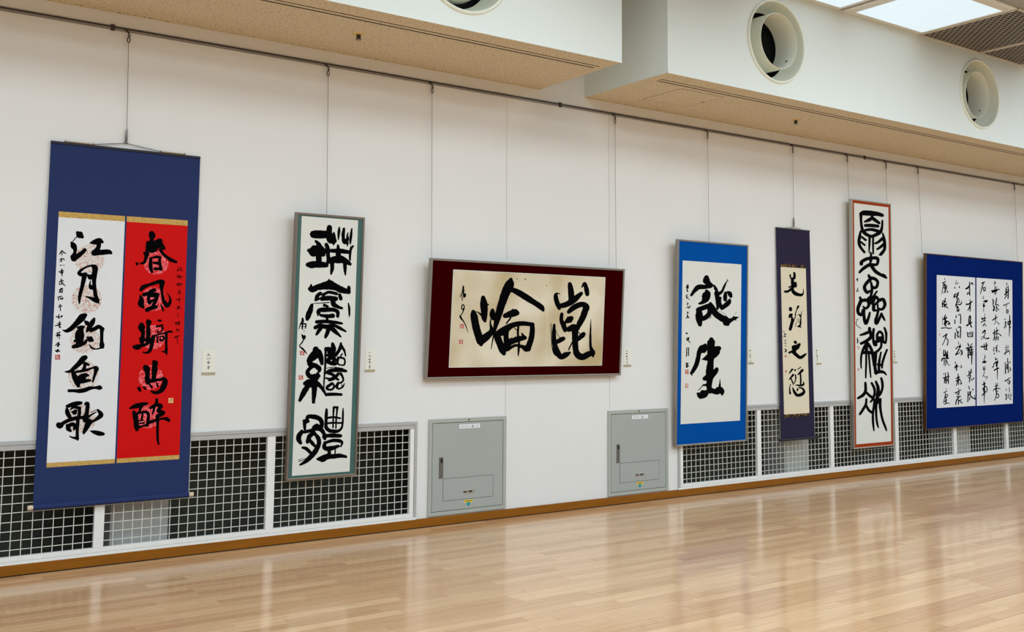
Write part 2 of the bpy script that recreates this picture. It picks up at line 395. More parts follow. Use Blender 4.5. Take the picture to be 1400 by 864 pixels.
# dark perforated metal panels
mm = MB(); PWX, PWY = 1.02, .95
cx_, cy_ = .068, .036
nx, ny = int(PWX/cx_), int(PWY/cy_)
for j in range(ny+1):
    yy = -PWY/2 + j*cy_
    mm.box(-PWX/2, PWX/2, yy-.0045, yy+.0045, -.004, 0)
    if j < ny:
        for i in range(nx+1):
            xx = -PWX/2 + i*cx_ + (cx_/2 if j % 2 else 0)
            if xx < PWX/2: mm.box(xx-.007, xx+.007, yy, yy+cy_, -.004, 0)
perf_me = mm.mesh('perforated_mesh'); perf_me.materials.append(MATS['perf'])
for i, px_ in enumerate((9.025, 10.07, 4.8, 5.6)):
    wfac = 1 if i < 2 else .75
    t = empty('perforated_panel', (px_, -1.475, ZC-.006), ['dark perforated metal ceiling panel touching the bright ceiling light', 'dark perforated metal ceiling panel farthest right above the small nozzle', 'dark perforated metal ceiling panel over the gap between the bulkheads, out of view', 'dark perforated metal ceiling panel right of the gap, out of view'][i], 'ceiling panel', 'perforated ceiling panels')
    o = link('perforated_mesh', perf_me, None, t); o['kind'] = 'stuff'; o.scale = (wfac, 1, 1)
    MB().box(-PWX/2*wfac, PWX/2*wfac, -PWY/2, PWY/2, .0005, .005).build('backing', 'black', t)
    m = MB()
    for sx in (-1, 1): m.box(sx*PWX/2*wfac-.013, sx*PWX/2*wfac+.013, -PWY/2, PWY/2, -.012, .004)
    for sy in (-1, 1): m.box(-PWX/2*wfac, PWX/2*wfac, sy*PWY/2-.012, sy*PWY/2+.012, -.012, .004)
    m.build('frame', 'tbar', t)

# ================================================================ VENTILATION GRILLES
MZ0, MZ1 = .108, .708
VW = MB().box(-.0019, .0019, -.0019, .0019, MZ0-.01, MZ1+.01).mesh('vertical_wire'); VW.materials.append(MATS['wire_paint'])
HW = {}
def grille(x0, x1, posts, label, endl, endr):
    t = empty('ventilation_grille', ((x0+x1)/2, 0, GZ0), label, 'grille')
    ox, oz = (x0+x1)/2, GZ0
    def P(name, m, bx, bev=.0015):
        q = MB(); q.box(bx[0]-ox, bx[1]-ox, bx[2], bx[3], bx[4]-oz, bx[5]-oz, bev); return q.build(name, m, t)
    P('outer_top_rail', 'grille_grey', (x0, x1, -.014, .02, .738, .762)); P('top_rail', 'grille_grey', (x0+.0225*endl, x1-.0225*endr, -.010, .02, MZ1, .7365))
    P('bottom_rail', 'grille_paint', (x0+.0225*endl, x1-.0225*endr, -.010, .02, .0815, MZ0)); P('outer_bottom_rail', 'grille_paint', (x0, x1, -.013, .02, .056, .080))
    if endl: P('outer_end_post', 'grille_grey', (x0, x0+.022, -.0135, .02, .0805, .7375)); P('end_post', 'grille_paint', (x0+.024, x0+.056, -.0102, .02, MZ0+.0005, MZ1-.0005))
    if endr: P('outer_end_post', 'grille_grey', (x1-.022, x1, -.0135, .02, .0805, .7375)); P('end_post', 'grille_paint', (x1-.056, x1-.024, -.0102, .02, MZ0+.0005, MZ1-.0005))
    for a, b in posts: P('post', 'grille_paint', (a, b, -.0105, .02, MZ0+.0005, MZ1-.0005))
    cells = []; e = x0 + (.056 if endl else 0)
    for a, b in posts: cells.append((e, a)); e = b
    cells.append((e, x1 - (.056 if endr else 0)))
    for a, b in cells:
        n = max(1, round((b-a)/.0556)); st = (b-a)/n
        for k in range(1, n): link('vertical_wire', VW, None, t, (a+k*st-ox, .004, -oz))
        key = round(b-a, 3)
        if key not in HW:
            HW[key] = MB().box(-(b-a)/2, (b-a)/2, -.0019, .0019, -.0019, .0019).mesh('horizontal_wire'); HW[key].materials.append(MATS['wire_paint'])
        for k in range(11): link('horizontal_wire', HW[key], None, t, ((a+b)/2-ox, .0095, .665-k*.0521-oz))
    return t
grille(-.70, 3.66, [(-.67, -.613), (.395, .452), (1.461, 1.518), (2.528, 2.583)], 'long white mesh ventilation grille behind the large navy scroll', False, True)
grille(6.27, 14.9, [(7.284, 7.337), (8.348, 8.401), (9.413, 9.472), (10.487, 10.546), (11.559, 11.618), (12.63, 12.69), (13.70, 13.76)], 'long white mesh ventilation grille running below the four works at right', True, False)
struct(MB().box(XA, -.70, 0, .12, GZ0, GZ1).build('wall_infill', 'wall_paint', wall))
struct(MB().box(14.9, XB, 0, .12, GZ0, GZ1).build('wall_infill', 'wall_paint', wall))

# ---------------------------------------------------------------- brush stroke builder (works in photo pixels, then lands on a plane)
def catmull(P, step):
    if len(P) == 2: P = [P[0], tuple((a+b)/2 for a, b in zip(*P)), P[1]]
    out = []
    n = len(P)
    for i in range(n-1):
        p0, p1, p2, p3 = P[max(i-1, 0)], P[i], P[i+1], P[min(i+2, n-1)]
        k = max(2, int(math.hypot(p2[0]-p1[0], p2[1]-p1[1])/step)+1)
        for j in range(k):
            t = j/k; t2, t3 = t*t, t*t*t
            out.append(tuple(.5*(2*p1[c]+(p2[c]-p0[c])*t+(2*p0[c]-5*p1[c]+4*p2[c]-p3[c])*t2+(3*p1[c]-p0[c]-3*p2[c]+p3[c])*t3) for c in range(3)))
    out.append(P[-1]); return out
def strokes_mesh(name, lst, x0, y0, sc, to_local, rough=.05, stag=0.0):
    vs, fs = [], []
    rnd = random.Random(hash((x0, y0, len(lst))) & 0xffff)
    for si, s in enumerate(lst):
        P = [(x0+s[i]/sc, y0+s[i+1]/sc, s[i+2]/sc) for i in range(0, len(s), 3)]
        if len(P) == 1: P = [P[0], (P[0][0]+.2, P[0][1]+.1, P[0][2])]
        wmax = max(q[2] for q in P)
        C = catmull(P, max(.5, wmax*.22))
        left, right = [], []
        n = len(C)
        ja, jb = 0, 0
        for i, c in enumerate(C):
            a, b = C[max(i-1, 0)], C[min(i+1, n-1)]
            tx, ty = b[0]-a[0], b[1]-a[1]; l = math.hypot(tx, ty) or 1; nx_, ny_ = -ty/l, tx/l
            ja = .5*ja + rnd.uniform(-1, 1)*rough; jb = .5*jb + rnd.uniform(-1, 1)*rough
            hw = max(c[2], .12)*.5
            left.append((c[0]+nx_*hw*(1+ja), c[1]+ny_*hw*(1+ja))); right.append((c[0]-nx_*hw*(1+jb), c[1]-ny_*hw*(1+jb)))
        def cap(c, d, hw):
            a0 = math.atan2(-d[1], -d[0]); return [(c[0]+math.cos(a0+k)*hw, c[1]+math.sin(a0+k)*hw) for k in (-math.pi/4, 0, math.pi/4)]
        d0 = (C[1][0]-C[0][0], C[1][1]-C[0][1]); d1 = (C[-2][0]-C[-1][0], C[-2][1]-C[-1][1])
        off = stag*si
        base = len(vs)
        for p in left: vs.append((p, off))
        for p in right: vs.append((p, off))
        for i in range(n-1): fs.append((base+i, base+i+1, base+n+i+1, base+n+i))
        k0 = len(vs); 
        for p in cap(C[0], d0, max(C[0][2], .12)*.5): vs.append((p, off))
        fs.append((base, base+n, k0, k0+1, k0+2) if False else (base+n, base, k0, k0+1, k0+2))
        k1 = len(vs)
        for p in cap(C[-1], d1, max(C[-1][2], .12)*.5): vs.append((p, off))
        fs.append((base+n-1, base+2*n-1, k1, k1+1, k1+2))
    me = bpy.data.meshes.new(name)
    me.from_pydata([to_local(p[0], p[1], o) for p, o in vs], [], fs); me.update(); return me

# ================================================================ ACCESS PANELS
def kana(txt_w, h):   # the label reads KO-N-SE-N-TO + board + number, as simple strokes in a unit box
    G = {'ko': [(.1, .2, .9, .2), (.9, .2, .9, .85), (.1, .85, .9, .85)], 'n': [(.1, .2, .4, .4), (.1, .9, .9, .3)],
         'se': [(.0, .4, .9, .3), (.35, .1, .35, .9), (.35, .9, .9, .9), (.9, .3, .7, .6)], 'to': [(.4, .05, .4, .95), (.4, .4, .8, .6)],
         'ban': [(.1, .05, .1, .5), (.1, .1, .5, .1), (.5, .1, .5, .5), (.1, .3, .5, .3), (.6, .1, .95, .1), (.6, .1, .6, .3), (.6, .4, .95, .5), (.95, .35, .6, .55), (.15, .65, .85, .65), (.15, .65, .15, .95), (.38, .65, .38, .95), (.62, .65, .62, .95), (.85, .65, .85, .95), (0, .98, 1, .98)],
         '1': [(.5, .05, .5, .95)], '3': [(.2, .1, .8, .1), (.8, .1, .8, .95), (.2, .5, .8, .5), (.2, .95, .8, .95)]}
    return G
def access_panel(x0, x1, label, digits):
    z0, z1 = .072, .770; ox, oz = (x0+x1)/2, z0; W = x1-x0; H = z1-z0
    t = empty('access_panel', (ox, 0, oz), label, 'access panel', 'grey electrical access panels in the wall')
    f = .029
    m = MB(); m.box(-W/2, W/2, -.012, .0, H-f, H, .0015).box(-W/2, W/2, -.012, 0, 0, f-.003, .0015).box(-W/2, -W/2+f, -.012, 0, f-.003, H-f, .0015).box(W/2-f, W/2, -.012, 0, f-.003, H-f, .0015)
    m.build('frame', 'door_frame', t)
    MB().box(-W/2+f-.001, W/2-f+.001, -.003, 0, f-.004, H-f+.001).build('gap_backing', 'dark_gap', t)
    g = .004
    d = MB().box(-W/2+f+g, W/2-f-g, -.0105, -.0032, f-.003+g, H-f-g, .001).build('door', 'door_grey', t)
    def sub(name, m_, a, b, c, dd, y0, y1, par, bev=0): return MB().box(a-ox, b-ox, y0, y1, c-oz, dd-oz, bev).build(name, m_, par)
    lx = x0+.089
    sub('latch', 'latch', lx, lx+.036, .338, .492, -.0135, -.0105, d, .001)
    sub('keyhole', 'dark_gap', lx+.012, lx+.030, .452, .480, -.015, -.0135, d, .001)
    hx0, hx1, hz0, hz1 = x0+.127, x0+.567, .174, .332
    sub('hatch', 'door_grey', hx0, hx1, hz0, hz1, -.0112, -.0105, d)
    e = .0022
    m = MB()
    for a, b, c, q in ((hx0-e, hx1+e, hz0-e, hz0), (hx0-e, hx1+e, hz1, hz1+e), (hx0-e, hx0, hz0, hz1), (hx1, hx1+e, hz0, hz1)): m.box(a-ox, b-ox, -.0115, -.0105, c-oz, q-oz)
    m.build('hatch_joint', 'steel', d)
    cx = x0+.349
    sub('hatch_pull', 'chrome', cx-.048, cx+.048, .217, .240, -.016, -.0112, d, .002)
    sub('pull_recess', 'dark_gap', cx+.002, cx+.026, .222, .234, -.0168, -.016, d)
    sub('pull_recess', 'steel', cx-.042, cx-.024, .222, .234, -.0168, -.016, d)
    st = sub('warning_sticker', 'yellow', cx-.036, cx+.036, .146, .165, -.0112, -.0105, d)
    m = MB()
    for k in range(6): m.box(cx-.030-ox+k*.0105, cx-.030-ox+k*.0105+.0075, -.0116, -.0112, .153-oz, .161-oz)
    m.build('sticker_print', 'print_black', d)
    m = MB(); m.lathe_y([(0, -.0113), (.015, -.0113), (.015, -.0105)], 20, (cx-ox, 0, .136-oz)); m.build('round_sticker', 'teal', d)
    a0, a1, c0, c1 = x0+.262, x0+.444, .692, .722
    sub('name_plate', 'sticker_white', a0, a1, c0, c1, -.0116, -.0105, d)
    G = kana(0, 0); m = MB(); gw = .0185; gh = .017; xx = a0+.010
    for key in ('ko', 'n', 'se', 'n', 'to', 'ban') + digits:
        for (u0, v0, u1, v1) in G[key]:
            A = Vector((xx+u0*gw*.85-ox, -.0118, (c1+c0)/2+gh*(.5-v0)-oz)); B = Vector((xx+u1*gw*.85-ox, -.0118, (c1+c0)/2+gh*(.5-v1)-oz))
            dr = (B-A).normalized(); nn = Vector((-dr.z, 0, dr.x))*.0011
            m.poly([A+nn, B+nn, B-nn, A-nn])
        xx += gw + .0015
    m.build('plate_lettering', 'print_black', d)
    MB().box(-.006, .006, -.0145, -.012, H-.019, H-.009).build('frame_screw', 'steel', t)
    return t
access_panel(3.757, 4.446, 'grey steel access panel standing right of the left mesh grille', ('1', '3'))
access_panel(5.470, 6.150, 'grey steel access panel beside the bright blue framed work', ('1', '1'))

# ================================================================ PICTURE RAIL AND HANGING WIRES
rail = empty('picture_rail', (6, 0, 3.28), 'thin grey picture rail running along the top of the wall', 'picture rail')
MB().box(-11, 10, -.010, -.0005, -.012, .010, .002).build('rail_body', 'rail', rail)
MB().box(-11, 10, -.0125, -.010, .000, .008).build('rail_slot', 'rail_dark', rail)
MB().box(-11, 10, -.006, -.0005, .0135, .0175).build('upper_lip', 'wall_paint', rail)
MB().box(-11, 10, -.006, -.0005, -.0205, -.0155).build('lower_lip', 'wall_paint', rail)
for x in (1.439, 4.956, 9.002):
    MB().box(x-6-.012, x-6+.012, -.018, -.001, -.020, .018, .002).build('rail_joint', 'rail_dark', rail)
def hanging_wire(pxr, pyr, end, label, long_hook=False):
    a = wallpt(pxr, pyr, -.022); a.z = 3.262
    if len(end) == 6:      # runs down behind a leaning frame: (x range, depth, height, photo pixel where it meets the frame top)
        xe = wallpt(end[4], end[5], end[2]).x; e = Vector((min(max(xe, end[0]), end[1]), end[2], end[3]))
    else: e = Vector(end)
    t = empty('hanging_wire', (a.x, -.022, e.z), label, 'wire', 'picture hanging wires')
    def L_(v): return Vector(v) - Vector((a.x, -.022, e.z))
    top = Vector((a.x, -.022, 3.262))
    MB().tube([L_(top+Vector((-.02, .006, .018))), L_(top+Vector((-.012, 0, .006))), L_(top+Vector((0, 0, -.004))), L_(top+Vector((0, 0, -.03)))], [.006, .007, .006, .004], 8).build('rail_hook', 'steel', t, smooth=True)
    q = top + Vector((0, 0, -.03))
    loop = [L_(q + Vector((.008*math.sin(k*math.pi/5), 0, -.018+.018*math.cos(k*math.pi/5)))) for k in range(11)]
    MB().tube(loop, .0034, 6).tube([L_(q), L_(q+Vector((.014, 0, .014)))], .0028, 6).build('wire_loop', 'steel', t, smooth=True)
    s = q + Vector((0, 0, -.035)); hk = e + Vector((0, 0, .085 if long_hook else .0))
    MB().tube([L_(s), L_(s.lerp(hk, .5)), L_(hk)], .0017, 6).build('cable', 'wire_steel', t)
    if long_hook:
        MB().tube([L_(e+Vector((0, 0, .095))), L_(e+Vector((0, 0, .08))), L_(e+Vector((0, 0, .02))), L_(e+Vector((0, 0, .008)))], [.002, .0065, .0085, .004], 8).build('adjuster', 'latch', t, smooth=True)
        MB().tube([L_(e+Vector((-.008, 0, .014))), L_(e+Vector((-.006, 0, .002))), L_(e+Vector((.002, 0, -.003))), L_(e+Vector((.008, 0, .006)))], .003, 6).build('hook', 'steel', t, smooth=True)
    return t

# ================================================================ ARTWORKS
CHARS = {}
def art_root(name, q, label, cat, group):
    x0, x1, zb, zt, yb, yt = q
    tl = math.atan2(yt-yb, zt-zb)
    t = empty(name, ((x0+x1)/2, -yb, zb), label, cat, group, (tl, 0, 0))
    H = math.hypot(zt-zb, yt-yb)
    up = Vector((0, -math.sin(tl), math.cos(tl))); n = Vector((0, math.cos(tl), math.sin(tl)))
    O = Vector(((x0+x1)/2, -yb, zb))
    def loc(depth):
        def f(px, py, off=0.0):
            d = depth - off
            h = hit(px, py, O + n*d, n) - O
            return (h.x, d, h.dot(up))
        return f
    return t, x1-x0, H, loc
def inks(paper, items, loc, m='ink', rough=.05, name='brush_character', fat=None):
    fat = fat or (1.17 if name == 'brush_character' else 1.45)
    for (x0, y0, sc, lst) in items:
        link(name, strokes_mesh(name, [tuple(v*fat if i % 3 == 2 else v for i, v in enumerate(s)) for s in lst], x0, y0, sc, loc, rough, 2e-6), m, paper)
def rect_px(name, m, parent, loc, cx, cy, w, h, skew=0):
    pts = [loc(cx-w/2, cy-h/2), loc(cx+w/2, cy-h/2+skew), loc(cx+w/2, cy+h/2+skew), loc(cx-w/2, cy+h/2)]
    mm = MB(); mm.poly(pts); return mm.build(name, m, parent)
def seal(parent, loc, loc2, cx, cy, w, h, m='seal_red', carve='seal_carve', seed=1):
    rect_px('red_seal', m, parent, loc, cx, cy, w, h)
    rr = random.Random(seed); lst = []
    for k in range(5):
        xa = cx + rr.uniform(-.36, .1)*w; ya = cy + (-.36+.18*k)*h
        lst.append((xa*10, ya*10, .09*h*10, (xa+rr.uniform(.15, .3)*w)*10, (ya+rr.uniform(-.05, .05)*h)*10, .09*h*10))
    for k in range(3):
        xa = cx + (-.25+.25*k)*w; ya = cy + rr.uniform(-.3, 0)*h
        lst.append((xa*10, ya*10, .08*w*10, xa*10, (ya+.3*h)*10, .08*w*10))
    link('seal_carving', strokes_mesh('seal_carving', lst, 0, 0, 10, loc2, .02), carve, parent)
def slab(name, m, parent, u0, u1, v0, v1, y0, y1, W, bev=0):
    return MB().box(u0-W/2, u1-W/2, y0, y1, v0, v1, bev).build(name, m, parent)
def frame_parts(t, W, H, lip, dep, m, back='frame_grey'):
    # moulding: outer wall, front lip, small inner step
    mm = MB(); prof = [(0, dep), (0, .0015), (.0015, 0), (lip-.003, 0), (lip, .002), (lip, .012)]
    rings = []
    for o_, y_ in prof:
        rings.append([mm.bm.verts.new(p) for p in ((-W/2+o_, y_, o_), (W/2-o_, y_, o_), (W/2-o_, y_, H-o_), (-W/2+o_, y_, H-o_))])
    for a, b in zip(rings, rings[1:]):
        for k in range(4): mm.bm.faces.new((a[k], a[(k+1) % 4], b[(k+1) % 4], b[k]))
    mm.build('frame', m, t)
    MB().box(-W/2+.003, W/2-.003, dep-.006, dep-.002, .003, H-.003).build('back_board', 'card_strip', t)
def framed(q, label, lip, fm, mm_, papers, dep=.036):
    t, W, H, loc = art_root('framed_calligraphy', q, label, 'framed calligraphy', 'framed calligraphy works on the wall')
    frame_parts(t, W, H, lip, dep, fm)
    slab('mat', mm_, t, lip-.001, W-lip+.001, lip-.001, H-lip+.001, .007, .012, W)
    ps = [slab('paper', pm, t, a, b, c, d, .0058, .0072, W) for (a, b, c, d, pm) in papers]
    return t, W, H, loc, ps
# ---------------------------------------------------------------- ink strokes traced per character: x y width triples
S1W = [
 (88,306,12,[(215,145,50,235,165,95,265,190,95,295,215,50),(205,210,14,140,285,14),(120,310,40,150,360,90,175,420,60,170,480,50,160,540,110,155,570,90),(160,560,90,230,520,70,300,465,60,340,420,45,350,440,30),(420,315,15,470,305,60,540,290,90,590,285,85,625,300,40),(565,310,70,560,380,65,530,430,70,500,470,90),(490,475,90,560,470,80,640,465,75,730,460,70,765,478,45)]),
 (82,358,12,[(520,60,30,430,85,28,350,135,40,310,185,50,350,210,55,420,205,60),(405,215,75,385,310,65,355,440,55,325,560,50,318,640,36,318,690,14),(520,60,35,570,90,85,575,140,80,565,210,75,560,330,60,570,440,55,585,560,60,615,640,70,632,670,30),(610,640,70,550,615,60,490,590,40,430,570,20),(470,225,45,490,245,85,545,245,60),(500,310,14,490,370,30,515,415,75,560,420,50)]),
 (80,420,12,[(440,130,60,390,165,105,330,230,90,260,300,75,200,355,70,130,390,50,70,375,14),(310,335,30,370,320,40,410,325,45),(390,330,50,355,400,110,345,470,135,340,540,120,330,580,90),(265,555,40,310,545,60),(240,650,50,310,630,70,380,605,60,440,575,50,455,545,40),(440,235,40,465,260,70,490,275,50),(585,190,40,560,240,70,515,310,70,475,380,50,465,400,30),(530,380,60,600,350,60,660,320,60,730,360,50),(710,360,60,710,450,50,708,560,50,712,620,80,720,650,60),(700,665,30,620,685,20,550,670,30,510,620,20),(470,495,30,520,525,90,555,545,50)]),
 (80,480,12,[(440,105,70,400,130,85,340,200,75,270,265,65,210,320,50,150,340,35,105,335,14),(400,190,30,440,205,50,495,225,35),(435,210,45,425,270,50,400,320,50),(230,320,45,265,420,80,310,520,80,325,570,55),(290,340,40,390,325,40,480,305,38,560,275,30,620,275,60,645,305,35),(620,290,70,600,370,45,575,460,35,560,505,25),(330,430,50,400,410,80,460,395,60,490,400,30),(360,470,80,430,455,40),(340,510,50,420,495,55,500,480,45,530,485,25),(170,650,45,260,650,45,340,655,60,430,640,65,510,610,55,600,600,40,680,600,70,700,605,40)]),
 (74,540,12,[(215,185,50,290,160,65,370,140,65,440,130,50),(210,235,50,220,290,70,250,350,60,280,385,40),(270,235,25,330,200,40,420,215,50),(300,280,36,330,285,85,355,260,50),(415,215,50,415,290,50,400,370,55),(75,490,80,100,510,80,150,460,55,240,415,55,340,385,60,440,370,50,480,370,50),(210,490,35,230,550,70,270,590,40),(250,500,60,310,475,55,340,490,40),(345,500,60,335,540,50,325,570,30),(390,390,50,385,480,55,380,580,45,380,680,50,385,735,30),(385,710,50,310,700,30,260,680,20),(515,145,45,550,140,60,545,220,60,535,300,60,515,380,90,500,420,60),(560,360,40,620,320,26,690,280,16),(600,290,8,660,255,10,720,240,14),(720,250,40,770,320,70,730,370,60,650,425,40,580,440,80),(570,440,100,540,510,80,505,580,60,485,625,40),(600,590,20,660,610,55,740,630,70,805,640,50)])]
S1R = [
 (180,310,12,[(330,115,85,335,150,100,330,200,60,325,250,60),(270,270,70,380,275,90,460,240,90),(270,330,80,380,320,100,470,300,90,530,355,50),(250,380,50,330,390,70,400,375,50),(215,435,50,250,450,70),(250,440,70,235,520,50,200,590,40,150,600,25),(85,600,40,90,615,40),(110,605,8,150,605,8),(470,380,50,520,450,45,580,500,50,650,545,55,735,580,35),(315,520,45,310,600,60,315,680,55,335,740,40),(350,505,30,410,495,40,470,500,35),(460,500,40,460,580,42,475,660,42,480,700,46),(370,590,40,430,600,46),(380,690,45,440,690,45,490,690,40)]),
 (176,372,12,[(200,290,50,240,245,65,330,210,45,420,180,50,510,155,60,555,160,60),(550,170,85,540,240,65,545,320,40,560,420,45,590,500,60,635,550,60,680,490,45,675,420,28,630,335,8),(190,390,30,210,450,70,200,520,90,235,570,50),(250,370,60,320,350,50,380,310,60,430,290,46),(330,390,55,325,450,46,340,500,60),(360,380,60,440,370,70,480,370,50),(470,370,60,450,440,55,430,500,50,400,540,46),(340,500,50,400,460,36),(300,620,65,370,590,60,450,570,55),(530,540,25,555,590,30,568,635,25)]),
 (174,428,12,[(345,135,65,350,150,90,345,200,50),(235,195,75,235,240,105,245,290,70),(255,280,60,260,350,56,250,420,70,240,470,70),(345,200,50,345,280,62,345,360,66,340,430,56,330,500,50),(210,420,40,290,440,50,370,430,50),(110,555,50,160,560,80,230,535,50,300,515,45,370,470,40),(430,390,60,415,450,60,395,540,55,370,620,50,320,650,35,250,645,14),(410,385,30,500,355,25,600,330,25,680,305,30,730,305,35),(512,122,34,548,126,34),(480,220,30,580,200,30),(500,290,26,495,320,18),(580,240,36,570,290,22,500,325,18),(490,390,28,500,480,28),(510,390,15,590,385,28,590,440,28,540,450,28,545,410,18),(640,330,45,640,430,40,640,540,35,640,620,45,645,685,20),(640,640,40,560,628,8)]),
 (174,484,12,[(440,130,60,455,148,100,455,180,75,450,240,90,450,290,75),(300,220,80,320,250,95,330,320,66,330,400,80,340,460,80),(440,290,66,440,370,66,420,440,56),(340,440,60,420,440,50,500,425,40,580,410,50),(590,400,50,625,440,70,600,520,80,560,590,70,500,630,52,440,630,45,395,612,28),(190,560,50,210,600,40),(270,540,30,295,570,35),(370,500,30,400,545,35),(485,480,25,500,530,35)]),
 (170,540,12,[(90,220,25,160,190,60,250,165,70,340,145,50,375,140,35),(155,280,50,175,330,80,190,420,70,195,500,76,205,570,50),(280,190,45,240,280,36,200,320,36),(230,300,30,310,280,36,380,290,46,395,350,46,385,440,46,370,500,46),(300,270,24,295,340,32,280,400,28),(240,425,24,310,410,24),(250,470,24,330,455,24),(230,530,46,300,510,30,370,490,40),(520,72,28,535,78,44,525,130,46),(430,210,42,500,170,46,580,165,56,610,190,46),(500,180,36,480,250,36,460,310,22),(590,200,56,560,260,56,640,290,60,580,330,60,540,350,60),(400,450,56,470,430,46,560,400,38,640,385,33,700,395,60,735,420,42),(545,350,56,545,450,42,545,550,42,545,660,38,550,750,36,560,820,14),(570,780,12,590,815,8)])]
S1W_SIG = [
 (68,335,10.8,[(180,85,16,145,135,10),(185,90,14,235,125,10),(170,120,8,195,120,8),(185,125,8,180,155,8),(150,215,12,190,200,10,215,215,10),(175,195,10,175,245,10),(150,250,8,170,225,8),(195,205,8,215,220,10),(158,298,12,170,298,12),(205,297,10,212,300,10),(135,395,10,200,375,12),(175,350,10,180,400,18,182,460,8),(150,410,10,200,400,12)]),
 (68,335,10.8,[(170,505,14,175,540,14),(140,540,12,200,525,12),(150,560,12,140,585,8),(175,550,14,225,600,10),(180,570,10,160,585,10),(145,660,12,190,640,12),(165,640,12,140,700,10),(160,670,10,160,700,8),(185,660,14,180,700,10),(160,700,10,190,695,10),(115,770,10,180,755,10),(130,785,12,130,815,10),(150,770,8,165,800,12,190,775,10,190,800,12)]),
 (66,410,9.6,[(130,95,8,180,80,10),(155,60,8,160,140,10),(140,75,8,165,65,8),(105,220,12,140,225,12),(138,190,8,140,240,14),(160,215,8,185,210,12,165,230,8),(150,280,8,150,310,10),(90,340,8,130,330,12,165,320,10),(145,320,14,150,360,14),(120,310,8,160,300,10),(150,350,10,165,365,8)]),
 (66,410,9.6,[(110,440,10,155,420,10),(100,470,10,160,465,10),(125,440,10,120,490,8),(145,430,8,145,515,8),(115,460,12,140,455,10),(110,575,8,145,560,10),(90,595,8,130,585,10),(130,560,12,130,610,12,115,605,8),(140,595,10,150,580,10),(95,665,12,110,680,10),(115,670,14,130,650,14,120,685,10),(140,670,12,150,675,12)])]
S1R_SIG = [
 (228,355,14.4,[(210,190,10,210,220,14),(235,150,12,235,220,10),(200,220,8,235,200,8),(270,150,10,275,210,10,305,215,14),(295,170,8,270,190,8),(200,320,10,220,310,8),(215,300,8,210,360,8),(240,300,8,240,360,12),(225,330,10,310,335,10),(270,310,10,260,370,12),(190,490,10,240,480,14,310,480,10),(220,450,10,210,510,12),(250,460,8,245,520,12),(280,460,8,285,520,8)]),
 (228,355,14.4,[(245,580,8,250,610,10),(220,640,10,270,620,10),(245,620,10,240,680,12),(260,640,8,265,690,8),(210,685,8,216,684,8),(185,780,10,200,800,8),(195,775,8,220,780,8),(225,790,10,275,770,10),(250,740,10,250,840,10)]),
 (226,410,12.34,[(215,100,8,215,160,10),(195,130,10,240,110,12),(220,120,10,265,155,8),(200,160,10,225,150,8),(215,220,6,210,290,8),(215,250,5,220,262,5),(170,385,12,190,420,8),(190,370,8,185,410,8),(220,370,10,215,420,12),(200,390,10,255,380,12),(240,360,8,235,430,8),(200,480,8,185,520,10),(190,505,8,230,500,8,225,540,8),(205,525,6,215,530,6),(155,640,10,200,620,10,240,600,10),(185,600,8,180,640,8),(195,640,8,215,735,8),(165,625,10,220,620,10)])]
